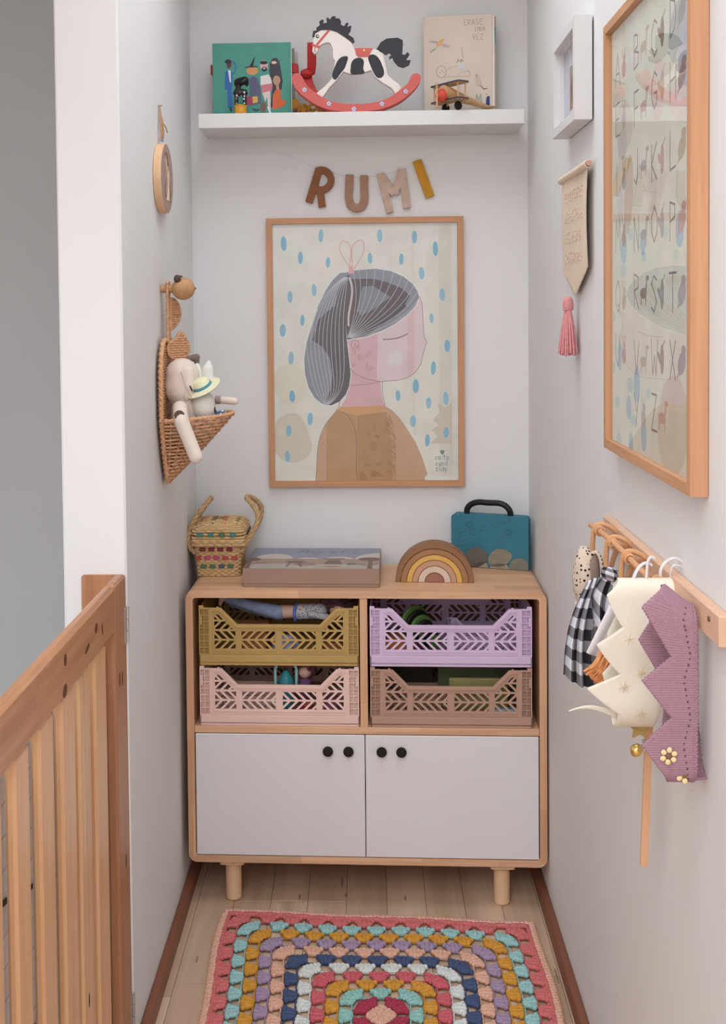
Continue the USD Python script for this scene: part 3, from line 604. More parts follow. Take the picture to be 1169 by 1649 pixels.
for pts, mi in (([(.012, .0), (.042, .0), (.046, .026), (.022, .034), (.008, .03)], 2), ([(.036, .008), (.093, .014), (.099, .034), (.082, .052), (.058, .052), (.04, .034)], 0), ([(.104, .01), (.13, .006), (.158, .022), (.165, .04), (.145, .053), (.118, .05), (.103, .032)], 1), ([(.104, .0), (.155, .0), (.152, .012), (.132, .014), (.11, .010)], 3), ([(.158, .0), (.205, .0), (.204, .026), (.185, .033), (.166, .026)], 2), ([(.052, .0), (.1, .0), (.098, .011), (.06, .009)], 3)):
    T.part('stone', st_(ext(smoothpoly(pts, 40).intersection(sbox(.001, .001, sw - .001, 1)), .0016, (0, .0, 0), XZ)), m_st[mi])
T.part('handle', st_(tube(spline([(.040, .017, sh - .001), (.044, .017, sh + .018), (.062, .017, sh + .0295), (.10, .017, sh + .031), (.138, .017, sh + .0285), (.153, .017, sh + .017), (.158, .017, sh - .001)], 40), .0080, 8)), m_black)
# carved swirl relief lines
rel = unary_union([line(spline([(.03 + .03 * k + .01 * math.sin(t * 3 + k), .085 + .012 * k % .05 + .008 * math.sin(t * 2 + k)) for t in np.linspace(0, 2, 6)], 30), .0012) for k in range(5)] + [oval(.05, .115, .010, .008).boundary.buffer(.0006), oval(.05, .115, .005, .004).boundary.buffer(.0006), oval(.155, .10, .009, .007).boundary.buffer(.0006)])
T.part('carved_lines', st_(ext(rel.intersection(body.buffer(-.004)), .0007, (0, 0, 0), XZ)), mat('suitcase_line', px(40, 92, 110, 1.0), .6))

# ------------------------------------------------------------------ floating shelf and what stands on it
SZ = 2.002
single('floating_shelf', bx(.046, .881, -.18, -.0006, 1.9645, SZ, .0015), mat('shelf_white', (0.80, 0.79, 0.785), 0.5, 0.01, 3), 'long white floating shelf high on the back wall', 'shelf')
zs = SZ + .0004
# two strapped books behind
m_pg = mat('paper_white', px(205, 198, 188, 1), .8)
T = Thing('book_bundle', 'two grey books tied with red and yellow ribbon behind the teal picture book', 'books', (.18, -.06, zs))
T.part('book', bx(.082, .289, -.076, -.062, zs, zs + .186, .001), mat('book_grey', px(120, 120, 118, 1), .6))
T.part('book', bx(.084, .296, -.058, -.044, zs, zs + .180, .001), mat('book_pale', px(170, 160, 152, 1), .6))
m_red = mat('ribbon_red', px(172, 34, 36, 1), .45, .1); m_yel = mat('yarn_mustard', px(188, 130, 40, 1), .8, .15, 80)
T.part('ribbon', bx(.066, .2985, -.0782, -.042, zs + .120, zs + .146, .002), m_red, label='red ribbon')
T.part('ribbon', bx(.070, .2975, -.078, -.042, zs + .025, zs + .052, .002), m_yel, label='yellow ribbon')
# teal picture book
T = Thing('picture_book', 'teal picture book showing four odd people standing in a row', 'book', (.18, -.1, zs))
tl = px(66, 134, 120, 1.0)
T.part('cover', bx(.0745, .2815, -.1005, -.0985, zs, 2.199, .0006), mat('book_teal', tl, .55, .04, 30))
T.part('pages', bx(.076, .283, -.0983, -.086, zs + .002, 2.196), m_pg); T.part('cover', bx(.0745, .2825, -.086, -.084, zs, 2.198, .0006), mat('book_teal', tl))
def B1(x, y): return (.0745 + (x - 85) / 975 * .207, 2.199 - (y - 155) / 865 * .1968)       # cover drawing units
def bp_(pts): return Polygon([B1(*p) for p in pts])
def bo_(cx, cy, rx, ry): c = B1(cx, cy); return oval(c[0], c[1], rx / 975 * .207, ry / 865 * .1968)
def bl_(pts, w): return line([B1(*p) for p in pts], w / 975 * .207)
blu, blk, wht, ora, prp, pnk, tan, yel = px(52, 100, 165), px(48, 50, 58), px(200, 196, 196), px(196, 92, 52), px(94, 82, 118), px(190, 110, 120), px(172, 132, 108), px(196, 158, 66)
A = [(bp_([(240, 480), (320, 460), (335, 560), (320, 680), (330, 900), (270, 900), (262, 680), (232, 690)]), blu), (bp_([(278, 470), (310, 465), (315, 610), (295, 600)]), wht), (bo_(290, 395, 32, 50), px(95, 62, 50)), (bo_(280, 365, 42, 24), blk), (bl_([(335, 360), (372, 410), (365, 480), (320, 530)], 16), blu), (bl_([(300, 900), (310, 930)], 26), px(60, 70, 90)),
     (bp_([(540, 560), (600, 535), (650, 570), (680, 680), (690, 860), (530, 875), (545, 700)]), px(86, 92, 110)), (bp_([(570, 560), (620, 550), (640, 735), (595, 745)]), prp), (bo_(580, 475, 75, 48), px(184, 136, 74)), (bo_(560, 480, 40, 42), px(190, 128, 92)), (bp_([(465, 440), (660, 435), (640, 425), (590, 420), (618, 310), (600, 330), (548, 420)]), blk), (bp_([(575, 775), (640, 770), (642, 840), (578, 850)]), yel),
     (bo_(540, 820, 40, 55), px(165, 62, 92)), (bp_([(680, 540), (780, 520), (820, 580), (820, 640), (680, 650)]), wht), (bp_([(690, 640), (820, 625), (850, 660), (800, 710), (700, 745), (690, 690)]), pnk), (bp_([(700, 730), (800, 710), (800, 930), (770, 925), (760, 780), (735, 835)]), px(196, 176, 176)), (bo_(725, 420, 48, 62), px(190, 150, 142)), (bo_(722, 385, 46, 20), blk), (bo_(728, 460, 34, 26), blk), (bo_(728, 452, 14, 8), wht), (bl_([(770, 900), (800, 970)], 22), wht),
     (bp_([(790, 500), (795, 400), (830, 340), (880, 330), (915, 370), (940, 500), (955, 600), (940, 700), (880, 720), (820, 900), (800, 900), (830, 640)]), px(66, 64, 72)), (bo_(850, 386, 34, 18), px(186, 150, 130)), (bo_(838, 386, 7, 7), wht), (bo_(866, 386, 7, 7), wht),
     (bp_([(880, 680), (930, 700), (930, 800), (1000, 840), (960, 890), (825, 930), (830, 760)]), ora), (bo_(880, 590, 46, 56), tan), (bp_([(870, 630), (905, 630), (910, 700), (875, 690)]), tan), (bo_(710, 900, 38, 55), px(118, 86, 74)), (bo_(712, 860, 24, 24), px(118, 86, 74)), (bo_(620, 925, 44, 20), px(70, 110, 112)), (bl_([(580, 910), (620, 940), (660, 920)], 10), blk)]
am, ac = art(A, (0, -.1009, 0), XZ); T.part('cover_print', am, vcol('print_matte', .6, .08), colors=ac)
# push-up puppet: spotted dog on a yellow drum
X0, Y0 = .1535, -.158
T = Thing('push_puppet', 'black white-spotted dog push puppet on a mustard drum base', 'toy', (X0, Y0, zs))
T.part('drum', lathe([(0, 0), (.0165, 0), (.0165, .003), (.0155, .004), (.0155, .019), (.0165, .020), (.0165, .023), (0, .023)], (X0, Y0, zs), seg=28), m_yel)
m_spot = usdkit.material(stage, '/World/Looks/spotted_black', {'g': ('geometry', {}), 'v': ('voronoi_texture', {'scale': 105.0, 'randomness': .4}), 'r': ('rgb_ramp', {'ramp': [(0.27, (.62, .6, .58)), (0.33, (.012, .012, .013))]}), 'p': ('principled_bsdf', {'roughness': .45})}, [('g.position', 'v.vector'), ('v.distance', 'r.fac'), ('r.color', 'p.base_color')], surface='p.BSDF')
q = lambda x, z, y=0: (X0 + x, Y0 + y, zs + z)
for s, yy in ((-1, -.006), (1, -.006), (-1, .007), (1, .007)): T.part('leg', bones([(q(s * .0115, .026, yy), .0042, q(s * .0105, .050, yy), .0048)], .004), m_spot, True)
T.part('body', bones([(q(-.010, .056), .0095, q(.010, .056), .0095), (q(-.006, .062), .008, q(-.004, .075), .007)], .004), m_spot, True)
hp = T.part('head', bones([(q(-.004, .083), .0105, q(.012, .086, -.004), .0105), (q(.012, .084, -.006), .009, q(.006, .080, -.012), .006)], .004), m_black, True)
for s in (-1, 1): T.part('ear', ell(q(.003 + s * .014, .081, -.001), (.005, .005, .010), 2), m_black, True, parent=hp)
# rocking horse
def H(x, y): p, r = 460 + x / 5.083, 10 + y / 5.083; return (.3365 + (p - 500) * .00159, 2.1966 - (r - 60) * .0016 - (p - 500) * .00001 - .0055)
def hp_(pts, n=0): P = [H(*p) for p in pts]; return smoothpoly(P, n) if n else Polygon(P).buffer(0)
m_hw, m_hb, m_hr = mat('horse_white', px(206, 198, 194), .5, .02), mat('horse_black', px(44, 44, 50), .5, .1), mat('rocker_red', px(188, 84, 78), .5, .05, 60)
hbody = hp_([(215, 350), (235, 368), (258, 355), (270, 312), (300, 290), (340, 277), (368, 290), (383, 330), (386, 400), (400, 430), (395, 500), (375, 570), (320, 630), (245, 690), (270, 735), (300, 720), (350, 650), (420, 580), (470, 517), (530, 537), (620, 532), (700, 507), (725, 560), (790, 610), (865, 655), (895, 700), (900, 740), (960, 700), (930, 625), (880, 590), (835, 550), (815, 460), (800, 390), (760, 345), (725, 335), (690, 358), (570, 358), (560, 325), (540, 280), (500, 240), (430, 192), (360, 172), (290, 175), (240, 200), (226, 240), (222, 290)])
T = Thing('rocking_horse', 'white wooden rocking horse with black mane and red rockers', 'rocking horse', (.45, -.15, zs))
T.part('body', [ext(hbody.buffer(-.001), .018, (0, -.140, 0), XZ), ext(hbody, .0155, (0, -.1412, 0), XZ)], m_hw)
yf = -.1582
mane = hp_([(218, 230), (225, 185), (255, 180), (250, 160), (280, 140), (275, 110), (300, 92), (312, 100), (305, 125), (340, 120), (335, 85), (350, 75), (360, 95), (385, 68), (410, 68), (405, 85), (440, 85), (455, 110), (450, 135), (480, 150), (500, 120), (515, 125), (500, 160), (520, 150), (540, 145), (530, 190), (510, 215), (555, 245), (565, 275), (545, 285), (530, 270), (480, 235), (420, 195), (360, 178), (290, 178), (240, 205), (235, 235)]).buffer(.0012).buffer(-.0012)
T.part('mane', ext(mane, .010, (0, -.1495, 0), XZ), m_hb)
tail = hp_([(745, 335), (780, 280), (830, 250), (920, 245), (960, 265), (962, 300), (955, 380), (975, 385), (1000, 362), (1015, 380), (990, 415), (970, 425), (1025, 430), (1010, 465), (960, 485), (920, 470), (885, 430), (875, 400), (850, 415), (848, 400), (870, 385), (850, 362), (820, 380), (790, 355)]).buffer(.0015).buffer(-.0015)
T.part('tail', ext(tail, .012, (0, -.144, 0), XZ), m_hb)
for pts in ([(400, 480), (430, 420), (480, 392), (505, 395), (500, 440), (480, 490), (440, 540), (395, 580), (385, 570)], [(540, 440), (570, 412), (630, 418), (640, 450), (635, 500), (645, 525), (590, 540), (530, 530), (530, 490)], [(682, 390), (710, 380), (760, 410), (790, 470), (793, 560), (765, 572), (720, 530), (690, 460)]):
    T.part('painted_patch', ext(hp_(pts, 40), .0012, (0, yf + .0005, 0), XZ), m_hb)
sp = T.part('saddle', ext(hp_([(565, 328), (712, 330), (690, 372), (680, 398), (600, 400), (578, 385)]), .004, (0, -.1565, 0), XZ), m_hr)
c_ = H(642, 350); T.part('stud', ell((c_[0], -.161, c_[1]), (.0035, .0012, .0035), 1), mat('brass', px(190, 160, 80), .35, metal=.8), True, parent=sp)
T.part('bridle', ext(unary_union([line([H(355, 180), H(258, 292)], .0055), line([H(220, 298), H(275, 316)], .0058), line([H(240, 310), H(235, 345)], .002)]), .0016, (0, yf + .0005, 0), XZ), m_hr)
T.part('eye', ext(unary_union([oval(*H(260, 228), .004, .005).difference(oval(*H(262, 226), .002, .003)), line([H(232, 345), H(246, 350)], .001)]), .001, (0, yf + .0004, 0), XZ), m_hb)
roc = hp_([(48, 600), (75, 660), (150, 735), (250, 800), (360, 840), (470, 855), (560, 860), (650, 855), (760, 842), (850, 815), (950, 765), (1040, 690), (1100, 610), (1105, 575), (1070, 550), (1025, 570), (1010, 610), (950, 670), (870, 730), (780, 770), (680, 790), (560, 797), (440, 785), (330, 755), (240, 700), (170, 640), (140, 585), (110, 545), (75, 540), (50, 565)], 90)
zmin = roc.bounds[1]; roc = affinity.translate(roc, 0, zs - zmin)
rp = T.part('rocker', ext(roc, .0095, (0, -.159, 0), XZ), m_hr)
for fx, fy_ in ((150, 675), (350, 790), (555, 835), (785, 795), (980, 697)):
    c_ = H(fx, fy_); fl_ = unary_union([oval(c_[0] + .0038 * math.cos(k * 2 * PI / 5 + .3), c_[1] + zs - zmin + .0038 * math.sin(k * 2 * PI / 5 + .3), .0024, .0024) for k in range(5)])
    T.part('flower', ext(fl_, .0008, (0, -.1684, 0), XZ), mat('flower_blue', px(160, 176, 214), .6), parent=rp)
T.part('rocker', ext(roc, .0095, (0, -.1285, 0), XZ), m_hr)
# red ribbon bow and mustard yarn behind the horse
T = Thing('red_ribbon', 'long red satin ribbon hanging behind the rocking horse', 'ribbon', (.33, -.09, zs))
def ribbon(ctl, w, n=40, ydir=(1, 0, 0)):
    P = spline(ctl, n); w = np.broadcast_to(w, n); d = np.array(ydir)
    return sheet(np.stack([P - d * w[:, None] / 2, P + d * w[:, None] / 2], 1).repeat(1, 0), .0012)
T.part('tail', ribbon([(.337, -.10, zs + .195), (.336, -.095, zs + .165), (.335, -.085, zs + .135), (.331, -.078, zs + .115)], .0235), m_red, True)
T.part('tail', ribbon([(.320, -.078, zs + .118), (.326, -.09, zs + .09), (.345, -.10, zs + .055), (.362, -.105, zs + .02)], np.linspace(.032, .020, 40)), m_red, True)
T.part('knot', ell((.322, -.088, zs + .117), (.017, .010, .012), 2, None, .2), m_red, True)
T = Thing('yarn_bundle', 'mustard yellow curled yarn lying behind the left rocker', 'yarn', (.33, -.1, zs))
loops = []
for k in range(9):
    cx, cz, r = .305 + .010 * k + rng.uniform(-.004, .004), zs + .012 + rng.uniform(0, .030) * (1 - k / 9), rng.uniform(.007, .012)
    ph = rng.uniform(0, 6); loops.append(tube([(cx + r * math.cos(t + ph), -.100 - .004 * math.sin(2 * t + k), max(zs + .0035, cz + r * .8 * math.sin(t + ph))) for t in np.linspace(0, 2 * PI, 16, endpoint=False)], .0034, 6, True))
T.part('coils', loops, m_yel, True); T.part('strand', tube(spline([(.31, -.1, zs + .004), (.35, -.105, zs + .005), (.40, -.1, zs + .004), (.42, -.10, zs + .004)], 30), .0036, 6), m_yel, True)
# cream book
T = Thing('picture_book', 'tall cream picture book with pencil drawings leaning on the wall', 'book', (.72, -.08, zs))
BA = rotm((0, 0, 1), -.10)
def bt(m): return trimesh.Trimesh((m.vertices) @ BA.T + np.array([.634, -.056, zs]), m.faces, process=False)
bw, bh = .178, .2665
m_cream = mat('book_cream', px(194, 180, 166), .7, .03, 12)
T.part('cover', bt(bx(0, bw, -.0025, 0, 0, bh, .0006)), m_cream); T.part('pages', bt(bx(.003, bw + .006, .0004, .014, .002, bh - .003, .0)), m_pg); T.part('cover', bt(bx(0, bw + .011, .0144, .0168, 0, bh - .002, .0006)), mat('book_rose', px(186, 160, 150), .7)); T.part('spine', bt(bx(-.002, 0, -.0025, .0168, 0, bh, .0006)), m_cream)
def B2(x, y): return ((x - 110) / 790 * bw, bh - (y - 150) / 1160 * bh)
g_, br_, pen = px(120, 150, 122), px(150, 110, 90), px(140, 128, 122)
u_ = bw / 790
E_ = [(text('ERASE', *B2(572, 265), 62 * u_, 4.5 * u_, .74), pen), (text('UNA', *B2(702, 340), 52 * u_, 4.5 * u_, .84), pen), (text('VEZ', *B2(672, 432), 62 * u_, 4.5 * u_, .74), pen),
      (Polygon([B2(*p) for p in ((155, 435), (200, 425), (270, 440), (255, 462), (190, 448))]), px(150, 150, 150)), (Polygon([B2(*p) for p in ((300, 470), (345, 465), (420, 505), (370, 512), (325, 500))]), px(176, 150, 160)), (Polygon([B2(*p) for p in ((250, 470), (290, 425), (345, 405), (330, 440), (290, 490), (262, 500))]), px(205, 155, 90)), (Polygon([B2(*p) for p in ((262, 495), (235, 540), (165, 570), (180, 545), (225, 515))]), px(140, 160, 132)),
      (line([B2(545, 510), B2(550, 560), B2(560, 640)], 6 * u_), px(150, 140, 90)), (unary_union([line([B2(490 + 22 * k, 690 - 18 * (k % 2)), B2(505 + 20 * k, 650 + 14 * (k % 2))], 7 * u_) for k in range(4)]), px(110, 100, 84)), (Polygon([B2(*p) for p in ((505, 705), (590, 700), (580, 760), (520, 770))]), px(180, 184, 192)),
      (oval(*B2(305, 785), 58 * u_, 68 * u_).boundary.buffer(2.5 * u_), pen), (unary_union([oval(*B2(290, 795), 6 * u_, 6 * u_), oval(*B2(335, 790), 6 * u_, 6 * u_), line([B2(310, 750), B2(320, 775), B2(306, 780)], 3 * u_)]), pen), (unary_union([line([B2(300, 850), B2(420, 845), B2(640, 850)], 3 * u_), line([B2(370, 760), B2(500, 720)], 3 * u_), line([B2(600, 760), B2(640, 800), B2(635, 840)], 3 * u_), line([B2(490, 830), B2(550, 795), B2(640, 800)], 3 * u_)]), pen),
      (unary_union([line([B2(740 + 25 * math.cos(t) * (1 + .2 * k), 900 + 70 * math.sin(t * 1.3 + k)) for t in np.linspace(0, 5, 14)], 3 * u_) for k in range(3)]), pen), (unary_union([line([B2(770, 970), B2(800, 1000), B2(840, 995)], 14 * u_)]), px(130, 120, 116)),
      (text('M', *B2(705, 1175), 120 * u_, 10 * u_, .7), g_), (text('i', *B2(815, 1175), 150 * u_, 9 * u_, .7), br_)]
am, ac = art(E_, (0, -.0029, 0), XZ, sbox(.001, .001, bw - .001, bh - .001)); T.part('cover_print', bt(am), vcol('print_matte'), colors=ac)
T.part('cover_edge_print', bt(bx(bw + .0065, bw + .0108, .0138, .0143, bh - .075, bh - .03)), mat('book_blue', px(110, 160, 180), .7), label='blue print on the rear cover')
# toy biplane
AX = np.array([.702, -.150, zs]); ha = math.atan2(-.60, -.80)
hd = np.array([math.cos(ha), math.sin(ha), 0]); sd_ = np.array([math.sin(-ha), math.cos(ha), 0])
if sd_[0] < 0: sd_ = -sd_
RB = np.column_stack([hd, sd_, (0, 0, 1)])
def ap(m):
    v = np.array(m.vertices) * 1.1 @ RB.T + AX; f = np.array(m.faces)
    if np.linalg.det(RB) < 0: f = f[:, ::-1]
    return trimesh.Trimesh(v, f, process=False)
m_ply = wood('plane_wood', px(196, 156, 112), px(172, 128, 84), 'x', 120, 12, .5); m_navy = mat('plane_navy', px(52, 58, 82), .5); m_tir = mat('tyre', (.014, .014, .015), .6)
T = Thing('toy_biplane', 'wooden toy biplane with red nose and black wheels before the cream book', 'toy plane', tuple(AX))
fus = lathe([(0, -.115), (.005, -.114), (.008, -.06), (.014, .0), (.0165, .02), (.0160, .034), (0, .034)], (0, 0, .038), (1, 0, 0), 20)
T.part('fuselage', ap(trimesh.Trimesh((fus.vertices - np.array([0, 0, .038])) @ rotm((0, 1, 0), -.16).T + np.array([0, 0, .038]), fus.faces, process=False)), m_ply)
nose = lathe([(.0162, 0), (.0150, .006), (.010, .012), (.003, .016), (0, .0165)], (.034, 0, .034), (1, 0, -.14), 20)
T.part('nose', ap(nose), mat('plane_red', px(188, 60, 44), .45), label='red nose')
for z in (.0225, .061):
    w = ext(sbox(-.006, -.050, .028, .050).buffer(-.006).buffer(.006), .0025, (0, 0, z), TOP)
    wp = T.part('wing', ap(w), m_ply); rim_ = sbox(-.006, -.050, .028, .050).buffer(-.006).buffer(.006)
    T.part('wing_edge', ap(ext(rim_.buffer(.0008).difference(rim_.buffer(-.0003)), .0031, (0, 0, z - .0003), TOP)), m_navy, parent=wp)
for s in (-1, 1):
    for xx in (0, .022): T.part('strut', ap(tube([(xx, s * .042, .0248), (xx, s * .042, .0612)], .0017, 6)), m_ply)
    T.part('undercarriage', ap(tube([(.004, s * .012, .0228), (.004, s * .022, .0105)], .002, 6)), m_ply)
    T.part('wheel', ap(lathe([(0, 0), (.005, 0), (.0098, .002), (.0105, .0045), (.0098, .007), (.005, .009), (0, .009)], (.004, s * .022 - .0045, .0106), (0, 1, 0), 24)), m_tir)
T.part('cabane', ap(cat([tube([(.018, s * .006, .052), (.016, s * .006, .0612)], .0016, 6) for s in (-1, 1)])), m_ply)
T.part('propeller', ap(bx(.049, .051, -.003, .003, .004, .062, .001)), m_ply)
T.part('tail_plane', ap(ext(sbox(-.120, -.024, -.100, .024).buffer(-.004).buffer(.004), .002, (0, 0, .0185), TOP)), m_ply)
T.part('tail_fin', ap(ext(Polygon([(-.122, .020), (-.103, .020), (-.110, .046), (-.126, .046)]).buffer(.001), .003, (0, .0015, 0), XZ)), mat('plane_blue', px(48, 74, 132), .5), label='blue tail fin')
T.part('stripe', ap(ext(Polygon([(-.095, .0245), (-.030, .0345), (-.030, .0375), (-.095, .0275)]), .0006, (0, -.0138, 0), XZ)), mat('plane_red', px(188, 60, 44)), label='red stripe')

# ------------------------------------------------------------------ felt letters on a thread
def LT(x, y): p, r = 420 + x / 3.438, 230 + y / 3.438; return (.3398 + (p - 508) * .001679, 1.8856 - (r - 267) * .001675 - (p - 508) * .0000245)
def stroke(pts, w, cap=2): return LineString([LT(*p) for p in pts]).buffer(w / 2 / 3.438 * .001679, cap_style=cap, join_style=1, quad_segs=6)
T = Thing('letter_garland', 'felt letters spelling RUMI strung on a thread above the poster', 'garland', (.485, 0, 1.80))
LTS = [('R', unary_union([stroke([(323, 140), (263, 330)], 42), stroke(spline([(318, 152), (365, 160), (388, 205), (362, 250), (300, 246)], 20), 38), stroke([(325, 250), (337, 355)], 40)]), (132, 82, 56), 'brown'),
       ('U', stroke(np.vstack([[(491, 174)], spline([(487, 260), (488, 320), (506, 352), (530, 360), (554, 351), (570, 320), (571, 260)], 24), [(571, 178)]]), 44), (152, 116, 94), 'tan'),
       ('M', unary_union([stroke([(660, 168), (714, 384)], 40), stroke([(660, 172), (738, 285)], 40), stroke([(738, 285), (780, 146)], 40), stroke([(778, 142), (808, 360)], 42)]), (182, 156, 140), 'beige'),
       ('I', stroke([(864, 96), (936, 298)], 50), (184, 128, 34), 'mustard')]
for nm, p, c_, cn in LTS:
    p = p.buffer(-.001).buffer(.001)
    T.part('letter', cat([ext(p.buffer(-.0012), .010, (0, -.002, 0), XZ), ext(p, .0075, (0, -.0033, 0), XZ)]), mat('felt_' + cn, px(*c_), .95, .1, 60, .3, 400), label=cn + ' letter ' + nm)
thr = [LT(*p) for p in ((60, 35), (170, 75), (305, 138), (490, 186), (580, 186), (660, 175), (780, 148), (862, 102), (950, 60), (1020, 20))]
T.part('thread', tube([(x, -.0022 if 0 < i < 9 else -.001, z) for i, (x, z) in enumerate(thr)], .0004, 5), mat('thread', px(208, 203, 201), .8))

# ------------------------------------------------------------------ framed prints
def frame_parts(T, w, h, fw, dep, O, UV, ms, wall_gap=.001, name='frame_side', glass=None):
    """four mitred members, standing dep off the wall; O = outer lower left corner on the wall"""
    N = np.cross(np.array(UV[0], float), np.array(UV[1], float)); O = np.array(O, float) + N * wall_gap
    q = [Polygon([(0, 0), (w, 0), (w - fw, fw), (fw, fw)]), Polygon([(0, h), (w, h), (w - fw, h - fw), (fw, h - fw)]), Polygon([(0, 0), (fw, fw), (fw, h - fw), (0, h)]), Polygon([(w, 0), (w - fw, fw), (w - fw, h - fw), (w, h)])]
    for p, m in zip(q, (ms[0], ms[0], ms[1], ms[1])):
        T.part(name, cat([ext(p, dep - .0008, O, UV), ext(p.buffer(-.0006), dep, O, UV)]), m)
    return O, N
oak1, oak2 = px(186, 136, 98, .98), px(168, 118, 82, .98)
m_oh, m_ov = wood('frame_oak', oak1, oak2, 'x', 120, 5, .5), wood('frame_oak_upright', oak1, oak2, 'z', 120, 5, .5)
m_oy = wood('frame_oak_deep', oak1, oak2, 'y', 120, 5, .5)
m_print = vcol('art_print', .75, .07, 18)
T = Thing('framed_poster', 'oak framed poster of a girl in profile in the rain on the back wall', 'poster', (.47, 0, 1.38))
pw, ph_, PX0, PZ0 = .5330, .7328, .2043, 1.0120
O, N = frame_parts(T, pw, ph_, .0160, .020, (PX0, 0, PZ0), XZ, (m_oh, m_ov))
# print in drawing units = (x 439..737, y 358..773.5)
def P2(x, y): return ((x - 439) / 298 * .5008 + .0161, ph_ - .0161 - (y - 358) / 415.5 * .7006)
k2 = .5008 / 298
def pp(pts, n=0): Q = [P2(*p) for p in pts]; return smoothpoly(Q, n) if n else Polygon(Q).buffer(0)
def po(cx, cy, rx, ry, a=0): c = P2(cx, cy); return oval(c[0], c[1], rx * k2, ry * k2, a)
def pl(pts, w, n=0): Q = [P2(*p) for p in pts]; return line(spline(Q, n) if n else Q, w * k2)
e = 1.0
paper, edge, band = px(208, 202, 197), px(214, 211, 212), px(201, 195, 189)
PO = [(sbox(0, 0, pw, ph_), edge), (pp([(446, 363), (731, 361), (731, 768), (447, 770)]), paper), (pp([(707, 362), (727, 362), (727, 767), (707, 767)]), band), (pp([(663, 362), (668, 362), (668, 767), (663, 767)]), px(204, 198, 189)),
      (pp([(447, 590), (470, 585), (490, 600), (486, 640), (460, 648), (447, 640)], 40), px(204, 196, 184)), (pp([(447, 672), (475, 664), (492, 690), (497, 728), (480, 742), (447, 736)], 40), px(198, 186, 172)),
      (pp([(727, 648), (716, 656), (704, 648), (707, 664), (696, 676), (706, 684), (694, 692), (703, 702), (692, 714), (727, 714)]), px(192, 180, 166))]
for cx, cy, rx, ry in ((457, 389, 4.7, 12), (517.5, 377, 3.8, 10.5), (484, 412, 4, 10), (528.5, 420, 3.6, 8.5), (505.5, 464, 4, 10), (466.5, 475, 4, 9.5), (486, 513, 3.5, 9), (454, 529, 5, 10.5), (467, 574, 4.2, 10.5), (468, 636, 4.6, 9.8), (497, 673, 4.4, 10.5), (462, 692, 4.5, 9.5), (459.5, 734, 4, 9.5), (612.5, 378, 4.2, 10.5), (668.5, 381, 4.2, 10.3), (702, 400, 4.2, 11.8), (596.5, 414, 3.8, 8.8), (647, 416, 3.6, 9.2), (679.5, 439, 4.4, 10), (712.5, 474, 4.6, 10), (695, 511.5, 3.2, 8), (720, 556.5, 4.5, 10), (697.5, 592, 4.1, 10.8), (669, 621, 5, 11.5), (640, 636, 3.8, 8.8), (689.5, 648, 4.3, 9.2), (717.5, 641, 4.3, 11), (664, 677.5, 4.8, 9.3), (717.5, 696.5, 4.2, 9), (687, 709, 4, 10)):
    t = rng.uniform(0, 1); PO.append((po(cx, cy, rx, ry, rng.uniform(-4, 4)), px(*(np.array((112, 166, 198)) * (1 - t) + np.array((138, 178, 204)) * t))))
# neck, face, dress
pinkA, pinkB, pinkC = px(204, 162, 174), px(214, 184, 192), px(208, 176, 184)
PO += [(pp([(561, 590), (612, 612), (614, 640), (620, 656), (545, 656), (556, 640)]), px(204, 160, 170)),
       (pp([(557, 546), (590, 540), (615, 531), (636, 520), (655, 506), (669, 492), (675, 476), (679.5, 486), (681, 505), (681.5, 525), (683, 542), (687.5, 549), (685, 555), (682, 566), (677, 586), (667, 600), (655, 607.5), (640, 611), (612, 613), (590, 609), (572, 601), (561, 590)]), pinkB),
       (pp([(557, 546), (590, 540), (608, 534), (606, 612), (590, 609), (572, 601), (561, 590)]), pinkA), (pp([(656, 505), (667, 494), (667, 598), (656, 606)]), px(208, 172, 180)), (po(636, 576, 15, 14), px(208, 192, 198)), (po(637, 576, 10, 9), px(210, 198, 202)),
       (pp([(545, 655), (618, 652), (632, 661), (643, 673), (655, 691), (668, 712), (679, 738), (687, 764), (682, 769), (683, 774), (505, 774), (508, 732), (513, 702), (522, 682), (535, 666)]), px(188, 148, 122)),
       (pp([(545, 657), (572, 668), (574, 774), (523, 774), (523, 682), (535, 666)]), px(180, 136, 100)), (pp([(573, 668), (620, 662), (626, 690), (632, 720), (630, 774), (573, 774)]), px(172, 130, 92)), (pp([(620, 662), (628, 668), (636, 700), (636, 774), (630, 774), (630, 720), (624, 690)]), px(184, 140, 108)),
       (pp([(545, 654), (616, 652), (620, 662), (572, 667), (543, 661)]), px(200, 148, 104))]
for k in range(26): PO.append((po(rng.uniform(578, 632), rng.uniform(668, 770), rng.uniform(2, 7), rng.uniform(2, 9), rng.uniform(0, 90)), px(*(np.array((166, 122, 84)) + rng.uniform(-10, 12)))))
for k in range(14): PO.append((po(rng.uniform(566, 604), rng.uniform(552, 598), rng.uniform(2, 6), rng.uniform(3, 9)), px(*(np.array((198, 154, 166)) + rng.uniform(-8, 8)))))
for k in range(30): PO.append((pl([(622 + rng.uniform(-2, 14), 668 + 3.2 * k), (626 + rng.uniform(-3, 12), 674 + 3.2 * k)], 1.1), px(164, 112, 88)))
hl, hd_, hm = px(132, 132, 148), px(92, 84, 92), px(112, 108, 120)
tailp = [(564, 436), (548, 437), (536, 448), (524, 466), (512, 490), (502, 520), (493, 548), (488.5, 575), (489.5, 600), (495, 622), (505, 639), (518, 649), (532, 651), (545, 645), (555, 634), (561, 620), (563.5, 600), (561, 575), (558, 545), (556, 520), (557, 480)]
bang = [(559, 436), (575, 433), (605, 431), (630, 435), (650, 444), (665, 456), (673, 468), (675, 478), (669, 492), (655, 506), (636, 520), (615, 531), (590, 540), (559, 545), (556, 520), (556, 480)]
TP, BP = pp(tailp), pp(bang)
